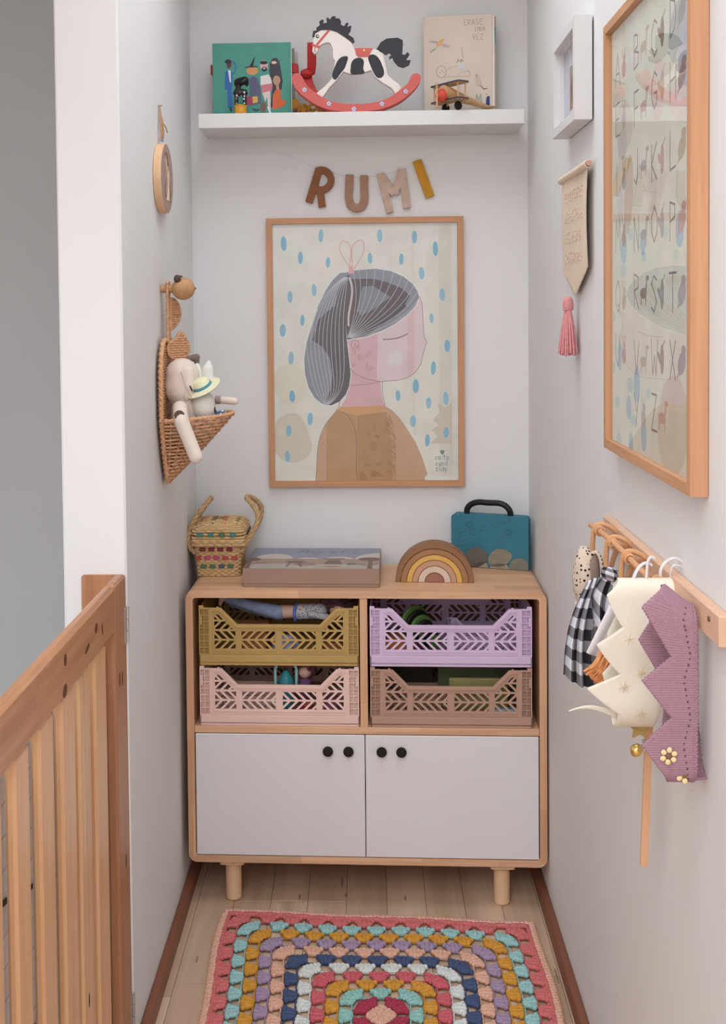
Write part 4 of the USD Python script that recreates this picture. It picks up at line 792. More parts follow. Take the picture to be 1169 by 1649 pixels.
PO += [(TP.buffer(1.5 * k2), px(216, 212, 212)), (BP.buffer(1.6 * k2), px(218, 214, 214)), (TP, hl), (BP, hl),
       (pp([(560, 440), (550, 448), (543, 466), (539, 490), (548, 500), (552, 470), (556, 452)]), px(100, 104, 118)), (TP.intersection(pp([(566, 438), (552, 446), (545, 466), (541, 488), (528, 498), (512, 512), (502, 545), (518, 556), (530, 575), (534, 600), (532, 622), (524, 640), (520, 652), (570, 655), (570, 600)])), hd_),
       (BP.intersection(pp([(560, 447), (600, 447), (625, 453), (648, 463), (660, 475), (652, 490), (635, 508), (612, 523), (590, 538), (556, 548), (556, 480)])), px(94, 82, 86)), (pp([(584, 460), (600, 458), (629, 477), (605, 494), (582, 506), (574, 498)]), px(124, 127, 140)), (pp([(560, 528), (600, 515), (632, 500), (650, 486), (655, 492), (636, 510), (612, 524), (585, 535), (560, 543)]), px(84, 76, 84))]
LNE = px(176, 174, 184)
hs = [pl([(560 - .6 * i, 444), (556 - 5.2 * i, 475 + 2 * i), (552 - 6.6 * i, 530 + 2 * i), (553 - 6.2 * i, 590), (545 - 3.6 * i, 630 + i), (528 - .8 * i, 649)], .9, 24) for i in range(10)]
BE = [(568, 434), (578, 433), (590, 432), (604, 431), (619, 433), (634, 436), (647, 443), (658, 450), (667, 458), (673, 468), (675, 479), (669, 491), (657, 504), (640, 516)]
hs += [pl([(559, 541), (559 + .35 * (ex - 559) + 7, 541 + .35 * (ey - 541) + 5 + .5 * i), (559 + .72 * (ex - 559) + 8, 541 + .72 * (ey - 541) + 4 + .6 * i), (ex, ey)], .85, 20) for i, (ex, ey) in enumerate(BE)]
hs = unary_union(hs).intersection(unary_union([TP, BP]).buffer(-.3 * k2))
PO += [(hs, LNE), (pl([(563, 446), (567, 462), (564, 490), (561, 522)], 3.2, 20), px(196, 184, 188)),
       (pl([(564, 437), (553, 412), (548, 395), (552, 386), (560, 388), (566, 402), (568, 436)], 1.7, 40), px(206, 158, 160)), (pl([(566, 436), (567, 405), (574, 388), (583, 385), (587, 396), (580, 416), (569, 437)], 1.7, 40), px(206, 158, 160)), (pp([(562, 428), (568, 426), (571, 438), (562, 439)]), px(208, 150, 156))]
inkc, inkm = px(118, 98, 102), px(140, 118, 120)
PO += [(pl([(675, 476), (679.5, 486), (681, 505), (681.5, 525), (683, 542), (687.5, 549), (685, 555), (682, 566), (677, 586), (667, 600), (655, 607.5), (640, 611), (612, 613), (590, 609), (572, 601), (561, 590)], .9), inkm), (pl([(560, 619), (585, 618), (612, 613)], .8), inkm), (pl([(615, 613), (615, 635), (619, 652)], .9), inkm), (pl([(617, 545), (630, 544.5), (646, 541), (656, 536)], 2.0, 16), px(142, 112, 122)),
       (pl([(572, 570), (567, 560), (565, 551), (569, 546), (575, 547), (576, 555), (573, 558)], .8, 24), inkm), (pl([(571, 552), (569, 558), (573, 565)], .8), inkm),
       (pl([(505, 773), (508, 732), (513, 702), (522, 682), (535, 666), (543, 655), (545, 645)], .9, 30), inkc), (pl([(543, 661), (558, 668), (568, 685), (572, 720), (574, 773)], .9, 30), inkc),
       (unary_union([text('carta', .0161 + (699 - 439) * k2, P2(0, 740)[1], 9 * k2, .8 * k2, .5), text('cand', .0161 + (700 - 439) * k2, P2(0, 750)[1], 9 * k2, .8 * k2, .55), text('slay', .0161 + (700 - 439) * k2, P2(0, 759)[1], 11 * k2, .9 * k2, .5), po(709.3, 727, 1.8, 2.2), po(712.7, 727, 1.8, 2.2), pp([(707.5, 728), (714.5, 728), (711, 733)])]), px(96, 128, 132))]
am, ac = art(PO, O + N * .011, XZ, sbox(.0161, .0161, pw - .0161, ph_ - .0161))
T.part('print', am, m_print, colors=ac)
T.part('backing', ext(sbox(.01, .01, pw - .01, ph_ - .01), .006, O + N * .003, XZ), m_pg)
T.part('glass', ext(sbox(.0155, .0155, pw - .0155, ph_ - .0155), .0018, O + N * .0128, XZ), glass_pane(), smooth=False)

# alphabet poster on the right wall
T = Thing('framed_poster', 'large oak framed alphabet poster on the right wall, reflecting the niche', 'poster', (NW, -1.37, 1.61))
AW, AH, AY, AZ = .536, .733, -1.1005, 1.2485
O, N = frame_parts(T, AW, AH, .0160, .0235, (NW, AY, AZ), RW, (m_oy, m_ov))
aw, ah = AW - .032, AH - .032
def Q2(s, t): return (.016 + s * aw, .016 + (1 - t) * ah)
def qo(s, t, rx, ry, a=0): c = Q2(s, t); return oval(c[0], c[1], rx, ry, a)
PA = [(sbox(0, 0, AW, AH), px(206, 203, 196)), (sbox(.018, .018, AW - .018, AH - .018), px(202, 198, 188))]
gy, pk, be, lv, db, br2 = px(172, 172, 172), px(206, 176, 176), px(194, 182, 168), px(172, 168, 184), px(148, 172, 192), px(130, 100, 92)
for s, t, rx, ry, c_, a in ((.88, .03, .035, .05, gy, 8), (.83, .135, .05, .04, gy, 20), (.90, .20, .032, .05, lv, 0), (.62, .22, .04, .045, px(206, 184, 182), 0), (.18, .245, .065, .04, be, -8), (.85, .275, .06, .025, px(208, 188, 186), -15), (.16, .285, .035, .025, px(176, 168, 166), 0), (.55, .43, .028, .06, px(196, 186, 178), 0), (.74, .41, .055, .05, px(200, 192, 184), 30), (.25, .41, .03, .065, px(184, 164, 144), -12), (.13, .43, .022, .036, px(190, 182, 184), 0), (.18, .53, .022, .028, db, 0), (.44, .53, .016, .02, db, 0), (.85, .52, .02, .025, db, 0), (.12, .79, .016, .024, db, 0), (.36, .845, .02, .03, db, 0), (.25, .905, .018, .02, db, 0), (.45, .955, .018, .025, db, 0), (.28, .99, .016, .02, db, 0), (.78, .91, .085, .07, px(194, 182, 172), 20)):
    PA.append((qo(s, t, rx, ry, a), c_))
lc = [px(112, 100, 98), px(128, 104, 102), px(136, 110, 92), px(104, 104, 112), px(110, 92, 100)]
ROWS = ('ABCD', 'EFGH', 'IJKL', 'MNOP', 'QRST', 'UVWX', 'YZ')
tops = (.045, .165, .305, .445, .585, .725, .845); cols_ = (.055, .32, .54, .745)
lh, n = .054, 0
for r, row in enumerate(ROWS):
    for c_i, ch in enumerate(row):
        s0 = cols_[c_i + (1 if len(row) == 2 else 0)]; x0, yb = Q2(s0, tops[r] + .094)
        yb += .004 * math.sin(n * 2.3); PA.append((text(ch, x0, yb, lh, .0034, 1, 0, 1.2), lc[n % 5]))
        # small creature beside the letter: body, head and legs
        bx_, by_ = x0 + .064, yb + .006; cc = [px(182, 140, 138), px(146, 142, 146), px(176, 158, 134), px(164, 152, 158), px(146, 120, 114)][(n * 2) % 5]
        k = n % 4
        if k == 0: an = unary_union([oval(bx_, by_ + .012, .010, .017), oval(bx_ + .002, by_ + .032, .006, .007), line([(bx_ - .004, by_ + .037), (bx_ - .006, by_ + .050)], .003), line([(bx_ + .004, by_ + .037), (bx_ + .006, by_ + .050)], .003)])
        elif k == 1: an = unary_union([oval(bx_, by_ + .016, .014, .010), line([(bx_ - .009, by_ + .014), (bx_ - .010, by_ - .004)], .0035), line([(bx_ + .009, by_ + .014), (bx_ + .010, by_ - .004)], .0035), line([(bx_ + .010, by_ + .018), (bx_ + .014, by_ + .042)], .005), oval(bx_ + .016, by_ + .043, .007, .005)])
        elif k == 2: an = unary_union([oval(bx_, by_ + .020, .007, .026), line([(bx_, by_ + .04), (bx_ + .010, by_ + .052)], .003), oval(bx_ - .010, by_ + .022, .005, .012, 30)])
        else: an = unary_union([oval(bx_, by_ + .018, .012, .020, -20), oval(bx_ + .006, by_ + .040, .008, .008), Polygon([(bx_ - .01, by_ + .004), (bx_ - .018, by_ - .008), (bx_ - .004, by_)])])
        PA.append((affinity.scale(an, 1.5, .85, origin=(bx_, by_ + .02)), cc)); n += 1
am, ac = art(PA, O + N * .012, RW, sbox(.0161, .0161, AW - .0161, AH - .0161))
T.part('print', am, m_print, colors=ac)
T.part('backing', ext(sbox(.01, .01, AW - .01, AH - .01), .006, O + N * .003, RW), m_pg)
T.part('glass', ext(sbox(.0155, .0155, AW - .0155, AH - .0155), .0018, O + N * .0150, RW), glass_pane(), smooth=False)

# small white box frame
m_fw = mat('frame_white', (0.80, 0.79, 0.80), .5, .01, 3)
T = Thing('photo_frame', 'small deep white box frame with photograph, nearest the corner', 'picture frame', (NW, -.76, 1.95))
SW, SH = .262, .199
O, N = frame_parts(T, SW, SH, .020, .034, (NW, -.634, 1.857), RW, (m_fw, m_fw), .003)
ph = [(sbox(0, 0, SW, SH), px(188, 186, 192)), (Polygon([(.012, .16), (.06, .19), (.10, .10), (.085, 0), (.012, 0)]), px(176, 176, 188)), (sbox(.088, .045, .185, .135), px(142, 116, 100)), (sbox(.088, .10, .185, .135), px(150, 134, 118)), (oval(.12, .085, .02, .03), px(110, 90, 76)), (oval(.15, .07, .016, .022), px(124, 116, 96)), (sbox(.088, .045, .185, .055), px(150, 108, 84))]
am, ac = art(ph, O + N * .012, RW, sbox(.0202, .0202, SW - .0202, SH - .0202)); T.part('photograph', am, vcol('photo', .4, .1, 60), colors=ac)
T.part('backing', ext(sbox(.006, .006, SW - .006, SH - .006), .008, O + N * .001, RW), m_fw)
T.part('inner_rim', ext(sbox(.0202, .0202, SW - .0202, SH - .0202).difference(sbox(.025, .025, SW - .025, SH - .025)), .008, O + N * .0122, RW), m_fw)

# canvas banner with a tassel
m_can = mat('canvas', px(206, 188, 166), .9, .05, 40, .3, 500)
T = Thing('canvas_banner', 'narrow cream canvas banner with stitched lines and a pink tassel', 'banner', (NW, -.75, 1.76))
BYc, bwid = -.752, .285
ban = Polygon([(0, 0), (bwid, 0), (bwid, -.190), (bwid * .56, -.2385), (bwid * .44, -.2385), (0, -.190)])
nu, nv = 30, 14
rowsP = []
for i in range(nu):
    t = i / (nu - 1); z = 1.768 - .2440 * t
    half = bwid / 2 if t < .8 else bwid / 2 * (1 - (t - .8) / .2) + .014 * ((t - .8) / .2)
    rowsP.append([(NW - .010 - .002 * math.sin(5 * t + 6 * s) - .003 * abs(2 * s - 1) ** 2 * (1 if s > .5 else .3), BYc - half * (2 * s - 1), z) for s in np.linspace(0, 1, nv)])
T.part('cloth', sheet(np.array(rowsP), .002), m_can, True)
T.part('dowel', tube([(NW - .013, BYc + .165, 1.771), (NW - .013, BYc - .165, 1.771)], .0052, 14), wood('dowel', px(190, 150, 130), px(170, 128, 108), 'y'))
T.part('sleeve', cat([lathe([(.0058, 0), (.0078, 0), (.0078, .305), (.0058, .305)], (NW - .013, BYc - .1525, 1.771), (0, 1, 0), 18)]), m_can)
lines_ = []
for r in range(4):
    for j in range(3):
        zz = 1.735 - .043 * r - .009 * j
        for k in range(9):
            y = BYc + .095 - .022 * k + rng.uniform(-.003, .003)
            lines_.append(tube([(NW - .0135 - .0003, y, zz), (NW - .0137, y - .006, zz + rng.uniform(-.004, .006)), (NW - .0135, y - .012, zz + rng.uniform(-.003, .003))], .0007, 4))
T.part('stitched_writing', lines_, mat('thread_rose', px(188, 160, 146), .9), kind='stuff')
m_rose = mat('tassel_pink', px(198, 128, 130, 1.02), .85, .12, 120)
cy0, cz0, cx0 = -.735, 1.520, NW - .022
tp = T.part('tassel_head', bones([((cx0, cy0, cz0 - .012), .0105, (cx0, cy0, cz0 - .022), .0115)], .004), m_rose, True)
st2 = []
for k in range(46):
    a, r = k * 2.4, .0035 + .011 * math.sqrt(k / 46)
    st2.append(tube(spline([(cx0 + .3 * r * math.cos(a), cy0 + .5 * r * math.sin(a), cz0 - .026), (cx0 + .75 * r * math.cos(a), cy0 + 1.1 * r * math.sin(a), cz0 - .055), (cx0 + 1.35 * r * math.cos(a), cy0 + 2.2 * r * math.sin(a), cz0 - .118 - rng.uniform(0, .007))], 8), .0021, 5))
T.part('tassel_fringe', st2, m_rose, True, kind='stuff')
T.part('tassel_tie', tube([(cx0 + .0098 * math.cos(t), cy0 + .0098 * math.sin(t), cz0 - .029) for t in np.linspace(0, 2 * PI, 16, endpoint=False)], .0018, 6, True), m_rose, True)

# ------------------------------------------------------------------ hook rail on the right wall
m_beech, m_beechy = wood('rail_beech', px(206, 168, 140), px(190, 148, 120), 'y', 90, 4, .5), wood('wand_beech', px(202, 156, 118), px(186, 136, 98), 'z', 90, 4, .5)
m_ratt = wood('rattan', px(205, 152, 108), px(182, 126, 84), 'z', 160, 14, .5)
T = Thing('hook_rail', 'pale wooden wall rail with bent rattan hooks, hung with dress-up things', 'coat rack', (NW, -1.4, 1.1))
T.part('board', bx(.898, NW - .0006, -1.733, -1.055, 1.079, 1.119, .002), m_beech)
T.part('cane', tube(spline([(.868, -1.095, 1.1095), (.868, -1.22, 1.115), (.868, -1.34, 1.116), (.869, -1.43, 1.113), (.870, -1.50, 1.111)], 30), .0048, 10), m_ratt, True)
T.part('screw', cyl((.8975, -1.694, 1.105), (.8962, -1.694, 1.105), .0035, 12), mat('screw', (.2, .17, .15), .4, metal=.6))
for k, y in enumerate((-1.155, -1.265, -1.375)):
    # bent loop from the board over the cane, hanging down and back up
    T.part('hook', tube(spline([(.899, y - .008, 1.108), (.884, y - .010, 1.121), (.866, y - .006, 1.123), (.8605, y, 1.105), (.860, y + .004, 1.065), (.862, y - .004, 1.030), (.868, y - .040, 1.024), (.872, y - .075, 1.050), (.875, y - .100, 1.090), (.884, y - .104, 1.106), (.899, y - .106, 1.100)], 60), .0042, 8), m_ratt, True)
    T.part('binding', [tube([(.868 + .0075 * math.cos(t), y - .012 - .010 * j + .003 * t / 6, 1.114 + .0075 * math.sin(t)) for t in np.linspace(0, 2 * PI, 12)],   .0019, 6) for j in range(2)], m_ratt, True)

def quadsheet(A, B, C, D, nu, nv, wave=0.0, nw=3, N=(0, -1, 0), fn=None):
    """A,B upper left/right, D,C lower left/right"""
    A, B, C, D = [np.array(p, float) for p in (A, B, C, D)]; N = np.array(N, float)
    u, v = np.linspace(0, 1, nu)[:, None, None], np.linspace(0, 1, nv)[None, :, None]
    P = (A * (1 - u) + B * u) * (1 - v) + (D * (1 - u) + C * u) * v
    P = P + N * (wave * np.sin(u * nw * 2 * PI + 1.2 * v) * (.35 + .65 * v))
    return P
# spotted bonnet at the far end
m_bon = usdkit.material(stage, '/World/Looks/spotted_linen', {'g': ('geometry', {}), 'v': ('voronoi_texture', {'scale': 125.0, 'randomness': .9}), 'r': ('rgb_ramp', {'ramp': [(0.24, (.02, .018, .018)), (0.29, px(190, 172, 154))]}), 'p': ('principled_bsdf', {'roughness': .9})}, [('g.position', 'v.vector'), ('v.distance', 'r.fac'), ('r.color', 'p.base_color')], surface='p.BSDF')
T = Thing('baby_bonnet', 'beige bonnet with small black spots hanging at the far end of the rail', 'bonnet', (.85, -1.17, 1.03))
T.part('crown', ell((.838, -1.195, 1.040), (.0205, .030, .054), 3, None, .12, 4), m_bon, True)
T.part('lining', ell((.850, -1.214, 1.052), (.0095, .0125, .034), 2, rotm((0, 0, 1), -.5)), mat('bonnet_lining', px(128, 108, 96), .9), True)
T.part('brim', tube([(.851 + .011 * math.sin(a), -1.220 - .004 * math.sin(a), 1.052 + .036 * math.cos(a)) for a in np.linspace(0, 2 * PI, 40, endpoint=False)], .0032, 6, True), m_bon, True)
Ptie = quadsheet((.820, -1.20, 1.00), (.850, -1.20, 1.00), (.840, -1.20, .940), (.826, -1.20, .950), 8, 10, .003, 1)
T.part('flap', sheet(Ptie, .002), m_bon, True)
# gingham bandana
T = Thing('gingham_cloth', 'black and white gingham cloth bunched over the second hook', 'cloth', (.83, -1.3, 1.0))
gb, gg, gw_ = px(38, 38, 44), px(118, 118, 124), px(196, 196, 204)
def check(nu, nv, du, dv):
    C = np.zeros((nu - 1, nv - 1, 3))
    for i in range(nu - 1):
        for j in range(nv - 1):
            a, b2 = (i // du) % 2, (j // dv) % 2; C[i, j] = gb if a and b2 else gg if a or b2 else gw_
    return C
m_ging = vcol('gingham', .9, .12, 60, .2, 500)
def flare(top, bot, n=41, m=61, y0=-1.30, amp=.008, nw=3.5):
    """pleated fall between a top polyline (u) and a bottom polyline"""
    tp_, bt_ = np.array(top, float), np.array(bot, float); P = np.zeros((n, m, 3)); us = np.linspace(0, 1, n)
    ti, bi = [np.array([np.interp(us, np.linspace(0, 1, len(q)), q[:, k]) for k in range(2)]).T for q in (tp_, bt_)]
    for j, v in enumerate(np.linspace(0, 1, m)):
        xz = ti * (1 - v) + bi * v + np.array([-.010, .004]) * math.sin(v * PI)
        P[:, j, 0] = xz[:, 0]; P[:, j, 2] = xz[:, 1]; P[:, j, 1] = y0 + amp * np.sin(us * nw * 2 * PI) * (.3 + .7 * v)
    return P
P = flare([(.823, 1.058), (.836, 1.064), (.850, 1.066)], [(.7845, .907), (.803, .893), (.820, .886), (.846, .896)])
sm, scol = sheet(P, .0016, cols=check(41, 61, 8, 6)); T.part('fall', sm, m_ging, colors=scol)
P = flare([(.850, 1.078), (.862, 1.082), (.878, 1.066)], [(.828, 1.005), (.848, .965), (.868, .955)], 25, 31, -1.318, .009, 2.5)
sm, scol = sheet(P, .0016, cols=check(25, 31, 7, 6)); T.part('fold', sm, m_ging, colors=scol)
P = np.array([[(.855 + .014 * math.cos(a) * math.sin(b_) * (1 + .18 * math.sin(4 * a)), -1.318 + .013 * math.sin(a) * math.sin(b_), 1.074 + .011 * math.cos(b_) - .3 * .014 * math.cos(a) * math.sin(b_)) for b_ in np.linspace(.15, 2.6, 21)] for a in np.linspace(0, 2 * PI, 33)])
sm, scol = sheet(P, .0012, cols=check(33, 21, 5, 4)); T.part('bunch', sm, m_ging, colors=scol)
# white muslin and orange tasselled garland behind the crown
m_mus = mat('muslin', px(200, 196, 198), .9, .05, 40, .2)
T = Thing('muslin_cloth', 'crumpled white muslin scarf tucked behind the white crown', 'cloth', (.83, -1.4, 1.0))
T.part('cloth', sheet(quadsheet((.836, -1.40, 1.045), (.884, -1.40, 1.045), (.868, -1.40, .94), (.800, -1.40, .975), 16, 22, .006, 2), .002), m_mus, True)
T.part('corner', sheet(quadsheet((.844, -1.425, 1.022), (.862, -1.425, 1.020), (.868, -1.425, .985), (.848, -1.425, .990), 6, 6, .002, 1), .002), mat('muslin_tan', px(178, 154, 130), .9), True, label='tan corner of the scarf')
m_org = mat('tassel_orange', px(204, 130, 78), .85, .25, 90)
st3 = []
for k in range(34):
    u = k / 33.0; st3.append(tube(spline([(.818 + .034 * u + rng.uniform(-.001, .001), -1.425 - .004 * (k % 3), .986 - .034 * u), (.806 + .037 * u, -1.432 - .004 * (k % 2), .966 - .036 * u), (.795 + .044 * u + rng.uniform(-.002, .002), -1.425, .953 - .040 * u + rng.uniform(-.004, .004))], 7), .0022, 5))
T = Thing('orange_tassel', 'orange yarn tassel showing between the gingham cloth and white crown', 'tassel', (.82, -1.42, .96))
T.part('strands', st3, m_org, True, kind='stuff'); T.part('tie', tube([(.816, -1.424, .988), (.834, -1.426, .972), (.852, -1.426, .954)], .003, 6), m_mus, True)
# crowns: flattened rings of cloth with a zigzag edge, lying against the hooks
def crown(loop, edge, tips, npt, n, m, thick, ridge=0.0, nr=0, zz=None, ymid=0.0, tilt=0.0, dz=0.0, topdz=0.0):
    """loop: closed (y, z) curve; edge(z) gives the band's x near the wall; tips(z): x of the points; zigzag npt points round the loop"""
    L = spline(loop, n, True); P = np.zeros((n, m, 3))
    d = np.r_[0, np.cumsum(np.linalg.norm(np.diff(np.vstack([L, L[:1]]), axis=0), axis=1))]; s = d[:-1] / d[-1]
    nrm = np.roll(L, -1, 0) - np.roll(L, 1, 0); nrm = np.c_[nrm[:, 1], -nrm[:, 0]]; nrm /= np.linalg.norm(nrm, axis=1, keepdims=True)
    for i in range(n):
        h = np.interp(L[i][1], *(zz[0] if L[i][0] < ymid else zz[1]))
        xe, xv, xt = edge(L[i]), tips(L[i])[0], tips(L[i])[1]; x1 = xv + (xt - xv) * h
        for j in range(m):
            v = j / (m - 1); rr = ridge * math.sin(s[i] * nr * 2 * PI)
            P[i, j] = (xe + (x1 - xe) * v, L[i][0] + nrm[i][0] * rr + tilt * v, L[i][1] + nrm[i][1] * rr + dz * v + topdz * min(1, max(0, (L[i][1] - 1.05) / .06)) * (v - .45))
    return P, L, s
m_cot = mat('crown_cotton', px(228, 209, 192, 1.12), .9, .02, 30, .15, 500)
loopw = [(-1.534, 1.082), (-1.536, 1.02), (-1.534, .96), (-1.528, .915), (-1.505, .902), (-1.488, .93), (-1.486, 1.0), (-1.490, 1.07), (-1.51, 1.112), (-1.527, 1.108)]
P, L, s = crown(loopw, lambda q: .872 + .03 * (q[1] - .9) / .2, lambda q: (.818 + .01 * (q[1] - .9) / .2, .774 + .03 * (q[1] - .955) / .14), 6, 240, 12, .003, zz=(([.895, .927, .9635, .983, 1.026, 1.050, 1.095, 1.118], [.0, 0, 1, 0, 1, 0, 1, 0]), ([.895, .930, .9685, .985, 1.028, 1.052, 1.097, 1.118], [0, 0, .3, 0, .3, 0, .3, 0])), ymid=-1.51)
T = Thing('costume_crown', 'cream cotton play crown with gold stars hanging in front of the gingham cloth', 'crown', (.84, -1.51, 1.0))
T.part('crown', sheet(P, .003, True), m_cot, True)
m_gold = mat('star_gold', px(212, 182, 148), .6, .1)
for x, z in ((.834, 1.034), (.851, .987), (.827, .967), (.850, .928)):
    T.part('star', ext(unary_union([line([(x + .007 * math.cos(k * PI / 3 + .3), z + .007 * math.sin(k * PI / 3 + .3)), (x - .007 * math.cos(k * PI / 3 + .3), z - .007 * math.sin(k * PI / 3 + .3))], .0007) for k in range(3)]), .0012, (0, -1.5372, 0), XZ), m_gold)
T.part('strip', sheet(np.array([[(.755 + .070 * u, -1.512, .9235 + .006 * math.sin(u * 4) + (.009 * u + .001) * w) for w in (-.5, .5)] for u in np.linspace(0, 1, 16)]), .003), m_cot, True)
for k, (x, z, a) in enumerate(((.846, 1.118, .7), (.862, 1.120, 1.2), (.884, 1.128, .5), (.898, 1.125, -.2))):
    T.part('tie_ribbon', tube(spline([(x, -1.512, z - .012), (x + .006 * math.cos(a), -1.516, z + .008), (x + .022 * math.cos(a), -1.512, z + .020 * math.sin(a) + .004), (x + .030 * math.cos(a) + .004, -1.510, z + .026 * math.sin(a) - .004)], 16), .0024, 6, flat=.4), m_mus, True)
m_knit = mat('crown_knit', px(150, 112, 126, 1.02), .95, .08, 250, .3, 700)
loopm = [(-1.660, 1.085), (-1.662, 1.03), (-1.662, .97), (-1.660, .92), (-1.655, .888), (-1.636, .878), (-1.612, .895), (-1.605, .95), (-1.606, 1.02), (-1.612, 1.085), (-1.630, 1.118), (-1.651, 1.114)]
P, L, s = crown(loopm, lambda q: .8905 + (.019 * min(1, max(0, (1.10 - q[1]) / .18)) if q[0] > -1.634 else 0), lambda q: (.859 + .005 * (q[0] + 1.662) / .05, .822 + .008 * (q[0] + 1.662) / .05), 6, 1200, 14, .004, .00045, 170, zz=(([.870, .886, .9319, .9684, 1.0167, 1.0473, 1.0995, 1.122], [0, .1, 1, 0, 1, 0, 1, .1]), ([.870, .90, .955, 1.0, 1.053, 1.085, 1.122], [0, .2, 0, .1, 1, .3, .1])), ymid=-1.634, topdz=.026)
T = Thing('knitted_crown', 'mauve knitted crown with yellow flowers at the near end of the rail', 'crown', (.86, -1.63, 1.0))
T.part('crown', sheet(P, .0035, True), m_knit, True)
T.part('band_edge', [tube(P[::2, 0] + np.array([.0005, 0, 0]) + np.c_[.0012 * np.sin(np.arange(600) * 1.1), np.zeros(600), np.zeros(600)], .0024, 6, True), tube(P[::2, 0] + (P[::2, 1] - P[::2, 0]) * .9, .0022, 6, True)], m_knit, True)
m_hole = mat('knit_eyelet', px(92, 64, 74), .95)
T.part('eyelets', [ell(P[i, 3] + np.array([0, -.0018 if L[i][0] < -1.634 else -.0016, 0]), (.0013, .0012, .0017), 1) for i in range(0, 1200, 18)], m_hole, True, kind='stuff')
m_dai, m_dc = mat('daisy_yellow', px(216, 190, 136, 1.05), .9, .05), mat('daisy_centre', px(118, 88, 56), .9)
for (x, z), n_ in (((.8555, .9195), 6), ((.8775, .8925), 4)):
    for k in range(n_):
        a = k * 2 * PI / 6 + .4 + (1.2 if n_ == 4 else 0)
        T.part('petal', ell((x + .0078 * math.cos(a), -1.6645 + (.006 if z < .9 else 0), z + .0078 * math.sin(a)), (.0040, .0016, .0036), 1, rotm((0, -1, 0), a)), m_dai, True)
    T.part('flower_centre', ell((x, -1.6650 + (.006 if z < .9 else 0), z), (.0034, .0018, .0034), 1), m_dc, True)
# bell stick and gold star
T = Thing('bell_stick', 'flat wooden stick with a brass bell hanging below the crowns', 'wand', (.877, -1.47, .85))
WD = ext(sbox(-.0055, 0, .0055, .33).buffer(-.005).buffer(.005), .005, (0, 0, 0), XZ)
T.part('stick', trimesh.Trimesh(WD.vertices @ rotm((0, 1, 0), .035).T + np.array([.8745, -1.452, .672]), WD.faces, process=False), m_beechy)
m_brs = mat('brass_bell', px(206, 170, 96), .3, .05, metal=.9)
bl = T.part('bell', lathe([(0, -.0095), (.005, -.0085), (.0085, -.003), (.009, 0), (.0085, .003), (.005, .0085), (0, .0095)], (.8605, -1.468, .8505), (.4, -.3, .85), 24), m_brs, True)
T.part('bell_cord', [tube([(.8775 + .0075 * math.cos(t), -1.457 + .007 * math.sin(t), .850 + .004 * j + .002 * math.sin(t)) for t in np.linspace(0, 2 * PI, 16, endpoint=False)], .0014, 6, True) for j in range(3)] + [tube([(.869, -1.464, .853), (.873, -1.464, .858), (.879, -1.463, .863)], .0014, 6)], m_mus, True)
star = Polygon([(.016 * (1 if k % 2 == 0 else .5) * math.cos(k * PI / 5 + .3), .016 * (1 if k % 2 == 0 else .5) * math.sin(k * PI / 5 + .3)) for k in range(10)]).buffer(.001)
single('glitter_star', ext(star, .003, (.862, -1.480, .888), XZ), mat('glitter_gold', px(178, 152, 88), .45, .35, 900, .8, 900, metal=.4), 'gold glitter star peeping out under the cream crown', 'star')

# ------------------------------------------------------------------ left wall
# embroidery hoop
HC = np.array([0, -.50, 1.800]); hR = .0795
T = Thing('embroidery_hoop', 'round wooden embroidery hoop with brown felt, hanging by jute on the left wall', 'embroidery hoop', tuple(HC))
ringp = Point(0, 0).buffer(hR, quad_segs=24)
T.part('hoop', [ext(ringp.difference(Point(0, 0).buffer(hR - .0022, quad_segs=24)), .0175, HC + np.array([.001, 0, 0]), LW)], wood('hoop_wood', px(214, 172, 132), px(198, 152, 112), 'z', 90, 12, .5))
m_felt = mat('hoop_felt', px(158, 132, 124), .95, .08, 80, .3, 400)
fp_ = T.part('felt', ext(Point(0, 0).buffer(hR - .0024, quad_segs=24), .0172, HC + np.array([.002, 0, 0]), LW), m_felt)
def hz(y, z): return (HC[0] + .0196, HC[1] + y, HC[2] + z)
stt = [spline([hz(-.03 + .012 * k, .045 - .004 * k * k), hz(-.012 + .010 * k, .02), hz(.002 + .006 * k, -.01), hz(-.01 + .012 * k, -.05)], 24) for k in range(5)]
stt += [spline([hz(-.03, .05), hz(-.018, .058), hz(0, .05), hz(.008, .03), hz(-.004, .012)], 20), spline([hz(.0, .0), hz(.02, -.008), hz(.034, -.03), hz(.022, -.05)], 20), spline([hz(-.02, -.005), hz(-.034, -.02), hz(-.03, -.045)], 16)]
T.part('embroidery', [tube(p, .0015, 5) for p in stt[:4]], mat('floss_cream', px(200, 178, 150), .8), True, parent=fp_)
T.part('embroidery', [tube(p, .0014, 5) for p in stt[4:]], mat('floss_brown', px(122, 88, 78), .8), True, parent=fp_)
m_jute = wood('jute', px(186, 150, 118), px(150, 114, 84), 'z', 200, 60, .9)
T.part('screw', cyl((.008, -.5065, 1.888), (.008, -.4935, 1.888), .0032, 10), mat('screw_steel', (.35, .34, .33), .35, metal=.9))
T.part('cord', [tube(spline([(.004, -.50, 1.966), (.006, -.503, 1.94), (.008, -.507, 1.915), (.009, -.508, 1.893)], 20), .0026, 6), tube(spline([(.004, -.50, 1.966), (.007, -.498, 1.94), (.010, -.494, 1.915), (.009, -.492, 1.893)], 20), .0026, 6), tube(spline([(.008, -.496, 1.93), (.014, -.49, 1.922), (.018, -.482, 1.908)], 10), .0014, 5), ell((.008, -.499, 1.932), (.004, .004, .006), 1)], m_jute, True)
T.part('nail', cyl((.0005, -.50, 1.967), (.010, -.50, 1.967), .0015, 8), mat('screw_steel', (.35, .34, .33)))
